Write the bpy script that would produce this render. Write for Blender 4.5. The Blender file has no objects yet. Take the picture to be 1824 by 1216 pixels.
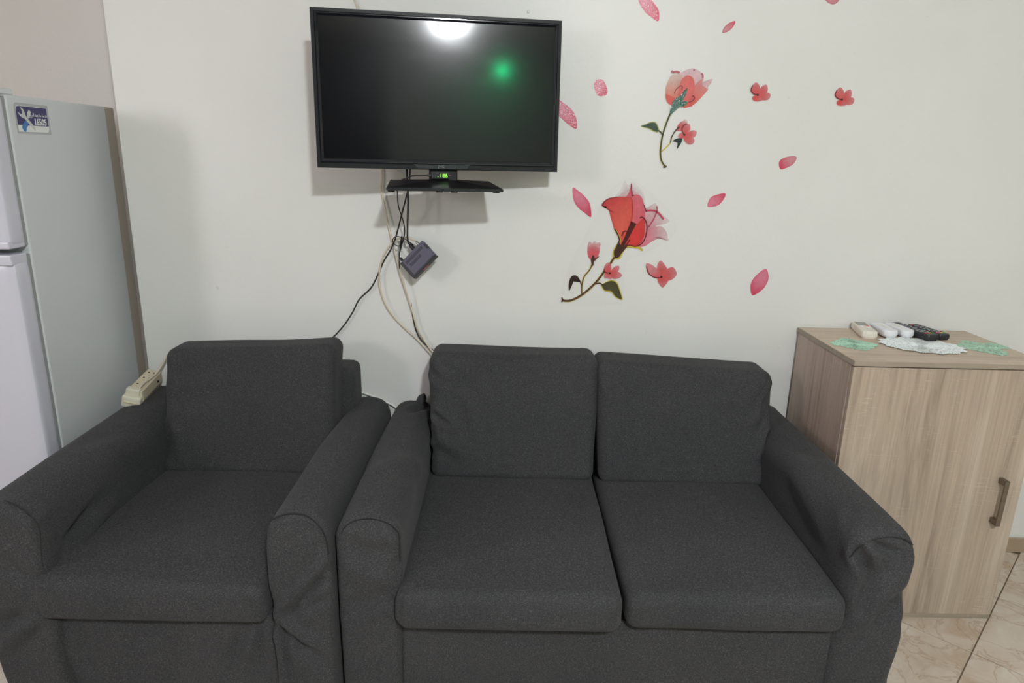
import bpy, bmesh, math, random
import numpy as np
from mathutils import Vector, Matrix

random.seed(7)
S = bpy.context.scene
COL = S.collection

# ------------------------------------------------------------------ camera
EYE = Vector((0, 0, 1.5))
FOC = 1200.0
PITCH, YAW, ROLL = math.radians(15.3), math.radians(-0.5), math.radians(1.38)
FWD = Vector((-math.sin(YAW) * math.cos(PITCH), math.cos(YAW) * math.cos(PITCH), -math.sin(PITCH)))
_r0 = Vector((math.cos(YAW), math.sin(YAW), 0))
_u0 = _r0.cross(FWD)
RGT = _r0 * math.cos(ROLL) + _u0 * math.sin(ROLL)
UPV = -_r0 * math.sin(ROLL) + _u0 * math.cos(ROLL)
cd = bpy.data.cameras.new('camera')
cam = bpy.data.objects.new('camera', cd)
COL.objects.link(cam)
cd.sensor_fit = 'HORIZONTAL'
cd.sensor_width = 36.0
cd.lens = FOC / 1824 * 36.0
cd.clip_start = 0.02
m = Matrix.Identity(4)
for i in range(3):
    m[i][0], m[i][1], m[i][2], m[i][3] = RGT[i], UPV[i], -FWD[i], EYE[i]
cam.matrix_world = m
S.camera = cam

# ------------------------------------------------------------------ world, lights, exposure
S.view_settings.view_transform = 'Standard'
S.view_settings.look = 'None'
S.view_settings.gamma = 1.0
S.view_settings.use_curve_mapping = False
S.view_settings.exposure = 0.0
S.cycles.use_denoising = True
S.cycles.max_bounces = 10
S.cycles.diffuse_bounces = 5
S.cycles.sample_clamp_indirect = 6
wd = bpy.data.worlds.new('world')
wd.use_nodes = True
wd.node_tree.nodes['Background'].inputs[0].default_value = (0.75, 0.85, 1.0, 1)
wd.node_tree.nodes['Background'].inputs[1].default_value = 1.0
S.world = wd
LAMP_POS = (0.54, -0.92, 2.70)      # round ceiling lamp seen mirrored in the television
LAMP_STRENGTH = 800.0
ld = bpy.data.lights.new('window_daylight', 'AREA')      # daylight through the side window
ld.shape = 'RECTANGLE'
ld.size, ld.size_y = 0.5, 0.6
ld.energy = 32
ld.color = (1.0, 0.93, 0.97)
lo = bpy.data.objects.new('window_daylight', ld)
COL.objects.link(lo)
lo.location = (-3.26, -0.66, 2.05)
lo.rotation_euler = Vector((1.9, 2.6, -0.55)).to_track_quat('-Z', 'Y').to_euler()

W = 2.42            # face of the papered back wall
CEIL = 2.70
REAR = -3.4
LEFT, RIGHT = -3.2, 3.3


def at(u, v, Y=W):
    """point of the upright plane y = Y that a traced mark (u, v) of the photograph lies on"""
    d = FWD * FOC + RGT * (u - 912) - UPV * (v - 608)
    return EYE + d * ((Y - EYE.y) / d.y)


# ------------------------------------------------------------------ materials
def mat(name, col=(.8, .8, .8), rough=.5, metal=0.0, spec=.5, **kw):
    mt = bpy.data.materials.new(name)
    mt.use_nodes = True
    b = mt.node_tree.nodes['Principled BSDF']
    b.inputs['Base Color'].default_value = (*col, 1)
    b.inputs['Roughness'].default_value = rough
    b.inputs['Metallic'].default_value = metal
    b.inputs['Specular IOR Level'].default_value = spec
    for k, v in kw.items():
        b.inputs[k.replace('_', ' ')].default_value = v
    return mt


def nt(mt):
    t = mt.node_tree
    return t.nodes, t.links, t.nodes['Principled BSDF']


def coord(N, L, scale=(1, 1, 1), kind='Object', rot=(0, 0, 0)):
    tc = N.new('ShaderNodeTexCoord')
    mp = N.new('ShaderNodeMapping')
    mp.inputs['Scale'].default_value = scale
    mp.inputs['Rotation'].default_value = rot
    L.new(tc.outputs[kind], mp.inputs[0])
    return mp.outputs[0]


def noise(N, L, vec, scale, detail=4, rough=.5, dist=0.0):
    n = N.new('ShaderNodeTexNoise')
    n.inputs['Scale'].default_value = scale
    n.inputs['Detail'].default_value = detail
    n.inputs['Roughness'].default_value = rough
    n.inputs['Distortion'].default_value = dist
    L.new(vec, n.inputs['Vector'])
    return n.outputs['Fac']


def ramp(N, L, fac, stops, mode='LINEAR'):
    r = N.new('ShaderNodeValToRGB')
    r.color_ramp.interpolation = mode
    e = r.color_ramp.elements
    while len(e) < len(stops):
        e.new(0.5)
    for x, (p, c) in zip(e, stops):
        x.position = p
        x.color = (*c, 1) if len(c) == 3 else c
    L.new(fac, r.inputs[0])
    return r.outputs[0]


def mix(N, L, fac, a, b, mode='MIX'):
    x = N.new('ShaderNodeMix')
    x.data_type = 'RGBA'
    x.blend_type = mode
    for s, v in ((0, fac), (6, a), (7, b)):
        if hasattr(v, 'links'):
            L.new(v, x.inputs[s])
        elif s == 0:
            x.inputs[s].default_value = v
        else:
            x.inputs[s].default_value = (*v, 1)
    return x.outputs[2]


def bump(N, L, b, h, strength, dist):
    n = N.new('ShaderNodeBump')
    n.inputs['Strength'].default_value = strength
    n.inputs['Distance'].default_value = dist
    L.new(h, n.inputs['Height'])
    L.new(n.outputs[0], b.inputs['Normal'])


def paint_mat(name, base, dark, rough=.42):
    mt = mat(name, base, rough)
    N, L, b = nt(mt)
    c = coord(N, L)
    big = noise(N, L, c, 1.6, 3, .55)
    col = ramp(N, L, big, [(.38, dark), (.66, base)])
    spk = noise(N, L, c, 26, 2, .5)
    sp = ramp(N, L, spk, [(.755, (0, 0, 0)), (.80, (1, 1, 1))])
    col = mix(N, L, sp, col, tuple(x * .86 for x in base))
    L.new(col, b.inputs['Base Color'])
    bump(N, L, b, noise(N, L, c, 60, 3, .6), .05, .01)
    return mt


M = {}
M['wall'] = paint_mat('wall_paint', (.76, .752, .735), (.735, .726, .705))
M['wall_pink'] = paint_mat('alcove_paint', (.74, .695, .665), (.71, .665, .635))
M['ceiling'] = mat('ceiling_paint', (.80, .80, .78), .8)
M['room'] = paint_mat('room_paint', (.72, .71, .68), (.69, .68, .65), .6)


def fabric(name, a, b_, fleck):
    mt = mat(name, a, .92, spec=.25, Sheen_Weight=.04, Sheen_Roughness=.5)
    N, L, b = nt(mt)
    c1 = coord(N, L, (900, 900, 240))
    c2 = coord(N, L, (240, 240, 900))
    n1 = noise(N, L, c1, 1.0, 2, .6)
    n2 = noise(N, L, c2, 1.0, 2, .6)
    ad = N.new('ShaderNodeMath')
    ad.operation = 'ADD'
    L.new(n1, ad.inputs[0])
    L.new(n2, ad.inputs[1])
    hf = N.new('ShaderNodeMath')
    hf.operation = 'MULTIPLY'
    hf.inputs[1].default_value = .5
    L.new(ad.outputs[0], hf.inputs[0])
    col = ramp(N, L, hf.outputs[0], [(.33, b_), (.52, a), (.68, fleck)])
    big = noise(N, L, coord(N, L), 3.0, 3, .6)
    sh = ramp(N, L, big, [(.3, (.86, .86, .86)), (.7, (1.1, 1.08, 1.06))])
    col = mix(N, L, 1.0, col, sh, 'MULTIPLY')
    L.new(col, b.inputs['Base Color'])
    bump(N, L, b, hf.outputs[0], .35, .0015)
    return mt


M['fabric'] = fabric('charcoal_heather_fabric', (.0415, .0415, .0450), (.0185, .0187, .021), (.108, .107, .111))
M['seam'] = mat('seam_thread', (.02, .02, .022), .95)


def oak(name, axis, a, b_, light):
    """sonoma oak laminate, grain along axis"""
    mt = mat(name, a, .5, spec=.35)
    N, L, b = nt(mt)
    sc = {'x': (1.3, 11, 11), 'y': (11, 1.3, 11), 'z': (11, 11, .95)}[axis]
    g = noise(N, L, coord(N, L, sc), 1.0, 5, .6, .8)
    col = ramp(N, L, g, [(.30, b_), (.47, a), (.56, a), (.70, light)])
    sf = {'x': (3, 130, 130), 'y': (130, 3, 130), 'z': (130, 130, 3)}[axis]
    fine = ramp(N, L, noise(N, L, coord(N, L, sf), 1.0, 3, .6), [(.35, (.88, .88, .88)), (.6, (1.03, 1.03, 1.03))])
    col = mix(N, L, 1.0, col, fine, 'MULTIPLY')
    ss = {'x': (260, 22, 22), 'y': (22, 260, 22), 'z': (22, 22, 260)}[axis]
    saw = ramp(N, L, noise(N, L, coord(N, L, ss), 1.0, 1, .5), [(.60, (0, 0, 0)), (.70, (1, 1, 1))])
    pt = ramp(N, L, noise(N, L, coord(N, L, (4, 4, 4)), 1.4, 3, .6), [(.50, (0, 0, 0)), (.66, (.34, .34, .34))])
    msk = mix(N, L, 1.0, saw, pt, 'MULTIPLY')
    col = mix(N, L, msk, col, tuple(min(1, x * 1.35) for x in light))
    L.new(col, b.inputs['Base Color'])
    bump(N, L, b, g, .06, .004)
    return mt


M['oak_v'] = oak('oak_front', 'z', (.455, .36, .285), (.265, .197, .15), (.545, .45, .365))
M['oak_s'] = oak('oak_side_lightened', 'z', (.47, .365, .305), (.29, .215, .178), (.54, .435, .37))  # front oak made lighter in colour, standing in for light on the side
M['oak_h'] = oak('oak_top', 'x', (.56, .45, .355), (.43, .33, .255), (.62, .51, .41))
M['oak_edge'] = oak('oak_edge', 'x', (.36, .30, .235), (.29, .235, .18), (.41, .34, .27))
M['bronze'] = mat('brushed_bronze', (.24, .20, .16), .38, .85)
M['white_enamel'] = mat('white_enamel', (.61, .635, .65), .38, spec=.45)
M['door_enamel'] = mat('door_enamel', (.60, .595, .68), .3, spec=.5)
M['gasket'] = mat('grey_gasket', (.30, .31, .31), .7)
M['taupe'] = mat('taupe_back', (.42, .37, .31), .6)
M['gap'] = mat('dark_gap', (.03, .03, .03), .8)
M['tv_plastic'] = mat('tv_plastic', (.008, .008, .010), .42, spec=.28)
M['tv_gloss'] = mat('tv_gloss', (.012, .013, .018), .08, spec=.6)
M['black'] = mat('black_plastic', (.016, .016, .017), .45)
M['rubber'] = mat('black_rubber', (.012, .012, .012), .8)
M['cable_black'] = mat('black_cable', (.018, .017, .016), .45)
M['cable_cream'] = mat('cream_cable', (.66, .58, .46), .45)
M['cable_white'] = mat('white_cable', (.78, .78, .75), .45)
M['cream'] = mat('aged_cream_plastic', (.66, .58, .43), .45)
M['cream_dark'] = mat('aged_plug_plastic', (.68, .64, .53), .5)
M['hole'] = mat('dark_hole', (.02, .015, .01), .8)
M['stb'] = mat('slate_purple_plastic', (.088, .082, .125), .5)
M['stb_dark'] = mat('dark_slate_plastic', (.022, .021, .03), .5)
M['red'] = mat('red_window', (.32, .045, .05), .35)
M['metal'] = mat('connector_metal', (.6, .6, .58), .3, 1.0)
M['remote_cream'] = mat('cream_remote', (.74, .69, .62), .45)
M['remote_white'] = mat('white_remote', (.80, .80, .84), .4)
M['remote_black'] = mat('black_remote', (.02, .02, .023), .45)
M['lcd'] = mat('grey_lcd', (.23, .23, .21), .25)
M['btn_grey'] = mat('grey_button', (.34, .34, .35), .6)
M['btn_dark'] = mat('dark_button', (.07, .07, .075), .6)
M['btn_red'] = mat('red_button', (.62, .06, .06), .5)
M['btn_orange'] = mat('orange_button', (.75, .20, .10), .5)
M['btn_yellow'] = mat('yellow_button', (.75, .55, .05), .5)
M['btn_green'] = mat('green_button', (.08, .42, .12), .5)
M['btn_pink'] = mat('pink_button', (.66, .08, .22), .5)
M['navy'] = mat('navy_print', (.028, .024, .12), .35)
M['label_white'] = mat('label_white', (.76, .78, .76), .35)
M['label_silver'] = mat('label_silver', (.42, .43, .45), .4)
M['tool_grey'] = mat('tool_grey', (.55, .56, .55), .35)
M['tool_blue'] = mat('tool_blue', (.04, .19, .50), .35)
M['logo'] = mat('logo_silver', (.20, .20, .215), .4, .3)
M['dark_wood'] = mat('dark_door_wood', (.012, .012, .014), .6)
M['grout'] = mat('brown_grout', (.20, .145, .105), .9)
M['frame_white'] = mat('window_white', (.8, .8, .8), .4)


def screen_mat():
    mt = mat('tv_screen_glass', (.003, .003, .004), .1, spec=.4)
    N, L, b = nt(mt)
    b2 = N.new('ShaderNodeBsdfPrincipled')
    b2.inputs['Base Color'].default_value = (.004, .004, .005, 1)
    b2.inputs['Roughness'].default_value = .27
    b2.inputs['Specular IOR Level'].default_value = .35
    sm = noise(N, L, coord(N, L, (3, 1, 30)), 1.2, 3, .6)
    r = N.new('ShaderNodeMapRange')
    r.inputs[3].default_value = .085
    r.inputs[4].default_value = .12
    L.new(sm, r.inputs[0])
    L.new(r.outputs[0], b.inputs['Roughness'])
    mx = N.new('ShaderNodeMixShader')
    mx.inputs[0].default_value = .16
    L.new(b.outputs[0], mx.inputs[1])
    L.new(b2.outputs[0], mx.inputs[2])
    L.new(mx.outputs[0], N['Material Output'].inputs[0])
    return mt


M['screen'] = screen_mat()


def emit(name, col, strength):
    mt = mat(name, (0, 0, 0), .4)
    N, L, b = nt(mt)
    b.inputs['Emission Color'].default_value = (*col, 1)
    b.inputs['Emission Strength'].default_value = strength
    return mt


M['lamp'] = emit('lamp_diffuser', (.945, .985, 1.0), LAMP_STRENGTH)
M['digits'] = emit('green_digits', (.30, 1.0, .05), 1.3)
M['green_led'] = emit('green_led', (.0, 1.0, .33), 640)
M['red_led'] = emit('red_led', (1, .08, .02), .8)


def tile_mat():
    mt = mat('beige_marble_tile', (.6, .5, .42), .28, spec=.4)
    N, L, b = nt(mt)
    oi = N.new('ShaderNodeObjectInfo')
    tc = N.new('ShaderNodeTexCoord')
    ad = N.new('ShaderNodeVectorMath')
    ad.operation = 'MULTIPLY_ADD'
    cx = N.new('ShaderNodeCombineXYZ')
    for i in range(3):
        L.new(oi.outputs['Random'], cx.inputs[i])
    L.new(cx.outputs[0], ad.inputs[0])
    ad.inputs[1].default_value = (37, 23, 11)
    L.new(tc.outputs['Object'], ad.inputs[2])
    v = ad.outputs[0]
    n1 = noise(N, L, v, 7, 6, .62, .7)
    col = ramp(N, L, n1, [(.30, (.47, .35, .255)), (.45, (.575, .48, .395)), (.6, (.625, .55, .475)), (.72, (.66, .60, .545))])
    n2 = noise(N, L, v, 4.5, 8, .6, 1.6)
    vein = ramp(N, L, n2, [(.470, (0, 0, 0)), (.497, (.55, .55, .55)), (.52, (0, 0, 0))])
    col = mix(N, L, vein, col, (.36, .235, .15))
    L.new(col, b.inputs['Base Color'])
    return mt


M['tile'] = tile_mat()


def decal_mat():
    mt = mat('printed_vinyl', (.8, .2, .2), .28, spec=.45)
    N, L, b = nt(mt)
    a = N.new('ShaderNodeVertexColor')
    a.layer_name = 'print'
    n = noise(N, L, coord(N, L, (60, 60, 60)), 1.0, 4, .6)
    sh = ramp(N, L, n, [(.3, (.88, .86, .86)), (.7, (1.05, 1.05, 1.05))])
    L.new(mix(N, L, 1.0, a.outputs[0], sh, 'MULTIPLY'), b.inputs['Base Color'])
    L.new(a.outputs[1], b.inputs['Alpha'])
    return mt


def glitter_mat():
    mt = mat('glossy_crinkled_vinyl', (.8, .2, .2), .2, spec=.6)
    N, L, b = nt(mt)
    a = N.new('ShaderNodeVertexColor')
    a.layer_name = 'print'
    n = noise(N, L, coord(N, L, (190, 190, 190)), 1.0, 2, .6)
    f = ramp(N, L, n, [(.60, (0, 0, 0)), (.66, (.8, .8, .8))])
    L.new(mix(N, L, f, a.outputs[0], (.9, .86, .87)), b.inputs['Base Color'])
    L.new(a.outputs[1], b.inputs['Alpha'])
    bump(N, L, b, n, .5, .003)
    return mt


M['decal'] = decal_mat()
M['glitter'] = glitter_mat()


def wool(name, a, d):
    mt = mat(name, a, .95, spec=.2)
    N, L, b = nt(mt)
    n = noise(N, L, coord(N, L, (210, 210, 210)), 1.0, 2, .5)
    L.new(ramp(N, L, n, [(.30, d), (.43, a)]), b.inputs['Base Color'])
    bump(N, L, b, n, .6, .002)
    return mt


M['wool_green'] = wool('mint_crochet', (.43, .63, .50), (.17, .28, .21))
M['wool_white'] = wool('white_crochet', (.76, .80, .81), (.30, .32, .32))


# ------------------------------------------------------------------ object helpers
def tag(o, label=None, cat=None, group=None, kind=None):
    if label: o['label'] = label
    if cat: o['category'] = cat
    if group: o['group'] = group
    if kind: o['kind'] = kind
    return o


def thing(name, label, cat, loc=(0, 0, 0), group=None, matrix=None):
    o = bpy.data.objects.new(name, None)
    COL.objects.link(o)
    o.empty_display_size = .1
    if matrix is not None:
        o.matrix_world = matrix
    else:
        o.location = loc
    tag(o, label, cat, group)
    WM[o.name] = o.matrix_basis.copy()
    return o


WM = {}


def raw(name, verts, faces, material, parent=None, smooth=False, local=False, colors=None, origin=None):
    """one mesh object from world coordinates (or from the parent's own coordinates when local)"""
    V = np.array([tuple(v) for v in verts], float)
    if parent is not None and not local:
        inv = np.array(WM[parent.name].inverted())
        V = V @ inv[:3, :3].T + inv[:3, 3]
    c = (V.min(0) + V.max(0)) / 2
    if origin is None:
        c[2] = V[:, 2].min()
    V = V - c
    me = bpy.data.meshes.new(name)
    me.from_pydata(V.tolist(), [], faces)
    if smooth:
        me.polygons.foreach_set('use_smooth', [True] * len(me.polygons))
    if colors is not None:
        at_ = me.color_attributes.new('print', 'FLOAT_COLOR', 'POINT')
        at_.data.foreach_set('color', np.array(colors, float).ravel())
    me.materials.append(material)
    me.validate()
    me.update()
    o = bpy.data.objects.new(name, me)
    COL.objects.link(o)
    if parent is not None:
        o.parent = parent
    o.location = c
    WM[o.name] = (WM[parent.name] if parent is not None else Matrix.Identity(4)) @ Matrix.Translation(Vector(c))
    return o


def from_bm(name, bm, material, parent=None, smooth=False, local=False):
    bm.verts.ensure_lookup_table()
    bm.verts.index_update()
    vs = [v.co.copy() for v in bm.verts]
    fs = [[v.index for v in f.verts] for f in bm.faces]
    bm.free()
    return raw(name, vs, fs, material, parent, smooth, local)


def bm_box(bm, lo, hi, bev=0.0, seg=2, xf=None):
    r = bmesh.ops.create_cube(bm, size=1)
    vs = r['verts']
    for v in vs:
        v.co = Vector([(lo[i] + hi[i]) / 2 + v.co[i] * (hi[i] - lo[i]) for i in range(3)])
    if bev > 0:
        es = list({e for v in vs for e in v.link_edges})
        r2 = bmesh.ops.bevel(bm, geom=vs + es, offset=bev, segments=seg, profile=.5, affect='EDGES')
        vs = list({v for f in r2['faces'] for v in f.verts} | {v for v in vs if v.is_valid})
    if xf is not None:
        for v in vs:
            v.co = xf @ v.co
    return vs


def box(name, lo, hi, material, parent=None, bev=0.002, seg=2, local=False, xf=None, smooth=False):
    bm = bmesh.new()
    bm_box(bm, lo, hi, bev, seg, xf)
    return from_bm(name, bm, material, parent, smooth, local)


def catmull(P, n=8, closed=False):
    P = [Vector(p) for p in P]
    out = []
    N = len(P)
    rng = range(N) if closed else range(N - 1)
    for i in rng:
        if closed:
            p0, p1, p2, p3 = P[(i - 1) % N], P[i], P[(i + 1) % N], P[(i + 2) % N]
        else:
            p0, p1, p2, p3 = P[max(i - 1, 0)], P[i], P[i + 1], P[min(i + 2, N - 1)]
        for k in range(n):
            t = k / n
            out.append(.5 * ((2 * p1) + (p2 - p0) * t + (2 * p0 - 5 * p1 + 4 * p2 - p3) * t * t + (3 * p1 - p0 - 3 * p2 + p3) * t ** 3))
    if not closed:
        out.append(P[-1].copy())
    return out


def tube_geo(P, r, sides=8, flat=None):
    """vertices and faces of a tube along P; r is a number or one per point"""
    n = len(P)
    R = r if hasattr(r, '__len__') else [r] * n
    T = [(P[min(i + 1, n - 1)] - P[max(i - 1, 0)]).normalized() for i in range(n)]
    a = Vector((0, 0, 1)) if abs(T[0].z) < .8 else Vector((1, 0, 0))
    u = T[0].cross(a).normalized()
    V, F = [], []
    for i in range(n):
        u = (u - T[i] * u.dot(T[i])).normalized()
        w = T[i].cross(u)
        for k in range(sides):
            t = 2 * math.pi * k / sides
            o = u * math.cos(t) * R[i] + w * math.sin(t) * R[i]
            if flat is not None:
                o -= flat * o.dot(flat) * .75
            V.append(P[i] + o)
    for i in range(n - 1):
        for k in range(sides):
            k2 = (k + 1) % sides
            F.append([i * sides + k, i * sides + k2, (i + 1) * sides + k2, (i + 1) * sides + k])
    F.append(list(range(sides))[::-1])
    F.append([(n - 1) * sides + k for k in range(sides)])
    return V, F


def tube(name, pts, r, material, parent=None, n=8, sides=8, local=False):
    V, F = tube_geo(catmull(pts, n), r, sides)
    return raw(name, V, F, material, parent, True, local)


def text_geo(s, size, extrude=0.0, bold=0.0):
    cu = bpy.data.curves.new('lettering', 'FONT')
    cu.body = s
    cu.size = size
    cu.align_x = 'CENTER'
    cu.align_y = 'CENTER'
    cu.extrude = extrude
    cu.resolution_u = 3
    cu.offset = bold
    ob = bpy.data.objects.new('lettering', cu)
    COL.objects.link(ob)
    dg = bpy.context.evaluated_depsgraph_get()
    me = ob.evaluated_get(dg).to_mesh()
    V = [v.co.copy() for v in me.vertices]
    F = [list(p.vertices) for p in me.polygons]
    ob.evaluated_get(dg).to_mesh_clear()
    bpy.data.objects.remove(ob)
    return V, F


def text_on(name, s, size, mtx, material, parent, sx=1.0, local=False, ext=.0002, bold=0.0):
    V, F = text_geo(s, size, ext, bold)
    V = [mtx @ Vector((v.x * sx, v.y, v.z)) for v in V]
    return raw(name, V, F, material, parent, False, local)


# ------------------------------------------------------------------ soft upholstery
def spacing(n):
    u = np.linspace(0, 1, n + 1)
    return (.35 * u + .65 * (.5 - .5 * np.cos(np.pi * u))) * 2 - 1


def soft_geo(lo, hi, r, n=(40, 30, 16), puff=(.0, .0, .0)):
    lo, hi = np.array(lo, float), np.array(hi, float)
    h = (hi - lo) / 2
    c = (hi + lo) / 2
    sp = [spacing(k) for k in n]
    idx, V, F = {}, [], []

    def vid(i, j, k):
        key = (i, j, k)
        if key not in idx:
            idx[key] = len(V)
            V.append((sp[0][i], sp[1][j], sp[2][k]))
        return idx[key]
    nx, ny, nz = n
    for j in range(ny):
        for k in range(nz):
            F.append([vid(0, j, k), vid(0, j, k + 1), vid(0, j + 1, k + 1), vid(0, j + 1, k)])
            F.append([vid(nx, j, k), vid(nx, j + 1, k), vid(nx, j + 1, k + 1), vid(nx, j, k + 1)])
    for i in range(nx):
        for k in range(nz):
            F.append([vid(i, 0, k), vid(i + 1, 0, k), vid(i + 1, 0, k + 1), vid(i, 0, k + 1)])
            F.append([vid(i, ny, k), vid(i, ny, k + 1), vid(i + 1, ny, k + 1), vid(i + 1, ny, k)])
    for i in range(nx):
        for j in range(ny):
            F.append([vid(i, j, 0), vid(i, j + 1, 0), vid(i + 1, j + 1, 0), vid(i + 1, j, 0)])
            F.append([vid(i, j, nz), vid(i + 1, j, nz), vid(i + 1, j + 1, nz), vid(i, j + 1, nz)])
    U = np.array(V)
    P = U * h
    inner = np.clip(P, -(h - r), h - r)
    d = P - inner
    ln = np.linalg.norm(d, axis=1, keepdims=True)
    ln[ln == 0] = 1
    P = inner + d / ln * r
    Q = P / h
    for k in range(3):
        a, b = Q[:, (k + 1) % 3], Q[:, (k + 2) % 3]
        P[:, k] *= 1 + puff[k] * (1 - a ** 2) * (1 - b ** 2)
    return P + c, F


def wobble(P, amp, freq, seed):
    rs = np.random.RandomState(seed)
    out = np.zeros(len(P))
    for i in range(7):
        w = rs.normal(size=3) * freq
        out += np.sin(P @ w + rs.uniform(0, 6.28)) / 7
    return out * amp * 2


def normals_of(P, F):
    bm = bmesh.new()
    vs = [bm.verts.new(p) for p in P]
    for f in F:
        bm.faces.new([vs[i] for i in f])
    bm.verts.index_update()
    bmesh.ops.recalc_face_normals(bm, faces=bm.faces)
    bm.normal_update()
    nn = np.array([tuple(v.normal) for v in bm.verts])
    F2 = [[v.index for v in f.verts] for f in bm.faces]
    bm.free()
    return nn, F2


def crease(P, a, b, w, amp):
    """a soft fold running from a to b: valley (amp < 0) or ridge with a softer counter-swell beside it"""
    a, b = np.array(a), np.array(b)
    ab = b - a
    t = np.clip(((P - a) @ ab) / (ab @ ab), 0, 1)
    d = np.linalg.norm(P - (a + t[:, None] * ab), axis=1)
    end = np.clip(np.minimum(t, 1 - t) * 4 + .25, 0, 1)
    g = np.exp(-(d / w) ** 2) - .45 * np.exp(-((d - 2.1 * w) / w) ** 2)
    return 1.8 * amp * g * end


def soft(name, P, F, parent, creases=(), wob=(.002, 9, 1), material=None):
    Nn, F = normals_of(P, F)
    d = wobble(P, *wob)
    for c in creases:
        d = d + crease(P, *c)
    return raw(name, P + Nn * d[:, None], F, material or M['fabric'], parent, True)


def arm_geo(x0, x1, y0, y1, ztop, rtop, n_y=44, taper=0.0, zbot=0.0):
    """slip-covered arm: rounded top, plain sides down to the floor, closed front"""
    xc, hw = (x0 + x1) / 2, (x1 - x0) / 2
    prof = []
    zs = np.linspace(zbot, ztop - rtop, 40)
    for z in zs:
        prof.append((-hw, z))
    for k in range(1, 24):
        t = math.pi * k / 24
        # superellipse top
        c, s = math.cos(t), math.sin(t)
        e = .8
        prof.append((-hw * math.copysign(abs(c) ** e, c), ztop - rtop + rtop * abs(s) ** e))
    for z in zs[::-1]:
        prof.append((hw, z))
    prof = np.array(prof)
    n = len(prof)
    tang = np.roll(prof, -1, 0) - np.roll(prof, 1, 0)
    tang[0] = prof[1] - prof[0]
    tang[-1] = prof[-1] - prof[-2]
    nrm = np.stack([-tang[:, 1], tang[:, 0]], 1)
    nrm /= np.linalg.norm(nrm, axis=1, keepdims=True)
    rings = []
    r = .022
    cen = np.array([0.0, ztop - rtop])
    for s in (.06, .14, .23, .32, .41, .5, .58, .66, .74, .81, .87, .93, .97):
        q = prof.copy() - nrm * 0
        q = (prof + nrm * r) if nrm[0, 0] > 0 else (prof - nrm * r)
        q[:, 0] *= s
        q[:, 1] = np.where(q[:, 1] > cen[1], cen[1] + (q[:, 1] - cen[1]) * s, q[:, 1])
        rings.append((q, y0 - .004 * (1 - s)))
    sg = 1 if nrm[0, 0] > 0 else -1
    for k in range(0, 6):
        t = math.pi / 2 * k / 5
        rings.append((prof + sg * nrm * r * (1 - math.sin(t)), y0 + r * (1 - math.cos(t))))
    for k in range(1, n_y + 1):
        u = k / n_y
        rings.append((prof, y0 + r + (y1 - y0 - r) * u))
    P, F = [], []
    for q, y in rings:
        for (x, z) in q:
            fl = 1 + taper * max(0, (ztop - rtop - z)) / ztop
            P.append((xc + x * fl, y, max(z, zbot)))
    R = len(rings)
    for i in range(R - 1):
        for k in range(n - 1):
            F.append([i * n + k, i * n + k + 1, (i + 1) * n + k + 1, (i + 1) * n + k])
    # middle strip of the front and the back
    for base, flip in ((0, False), ((R - 1) * n, True)):
        for k in range(n // 2):
            a, b, c, d = base + k, base + k + 1, base + n - 2 - k, base + n - 1 - k
            f = [a, d, c, b] if b != c else [a, d, b]
            F.append(f[::-1] if flip else f)
    return np.array(P), F


# ================================================================== the room
def struct(name, lo, hi, material):
    return tag(box(name, lo, hi, material, bev=0), kind='structure')


EDGE = -1.342        # free left edge of the back wall; an alcove opens beyond it
struct('wall_back', (EDGE, W, -.12), (RIGHT + .12, W + .55, CEIL), M['wall'])
struct('wall_alcove', (LEFT, W + .43, -.12), (EDGE, W + .55, CEIL), M['wall_pink'])
struct('wall_right', (RIGHT, REAR, -.12), (RIGHT + .12, W, CEIL), M['room'])
struct('wall_rear', (LEFT - .12, REAR - .12, -.12), (RIGHT + .12, REAR, CEIL), M['room'])
struct('ceiling', (LEFT - .12, REAR - .12, CEIL), (RIGHT + .12, W + .55, CEIL + .12), M['ceiling'])

# left wall with the window opening
bm = bmesh.new()
wy0, wy1, wz0, wz1 = -.95, -.37, 1.72, 2.38
x0, x1 = LEFT - .12, LEFT
bm_box(bm, (x0, REAR, -.12), (x1, wy0, CEIL))
bm_box(bm, (x0, wy1, -.12), (x1, W + .55, CEIL))
bm_box(bm, (x0, wy0, -.12), (x1, wy1, wz0))
bm_box(bm, (x0, wy0, wz1), (x1, wy1, CEIL))
tag(from_bm('wall_left', bm, M['room']), kind='structure')
bm = bmesh.new()
f = .035
bm_box(bm, (x0 + .01, wy0, wz0), (x1 + .012, wy0 + f, wz1), .003)
bm_box(bm, (x0 + .01, wy1 - f, wz0), (x1 + .012, wy1, wz1), .003)
bm_box(bm, (x0 + .01, wy0 + f, wz0), (x1 + .012, wy1 - f, wz0 + f), .003)
bm_box(bm, (x0 + .01, wy0 + f, wz1 - f), (x1 + .012, wy1 - f, wz1), .003)
tag(from_bm('window_1', bm, M['frame_white']), kind='structure')

# dark full-height partition at the far side of the room (the dark band mirrored in the television)
pt = tag(box('wall_partition', (-1.05, -2.7, 0), (.22, -2.0, 2.64), M['dark_wood'], bev=.004), kind='structure')
tag(box('bounce_absorber_1', (LEFT, REAR, 0), (RIGHT, REAR + .03, 1.35), M['dark_wood'], bev=.004), kind='structure')  # dark band added on the unseen rear wall to cut light on seat fronts

# floor: 40 cm tiles laid on the diagonal
floor = struct('floor', (LEFT, REAR, -.12), (RIGHT, W + .43, -.004), M['grout'])
TS, G = .405, .004
d1, d2 = Vector((1, -1, 0)).normalized(), Vector((1, 1, 0)).normalized()
P0 = Vector((1.516, 1.82, 0))


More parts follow.
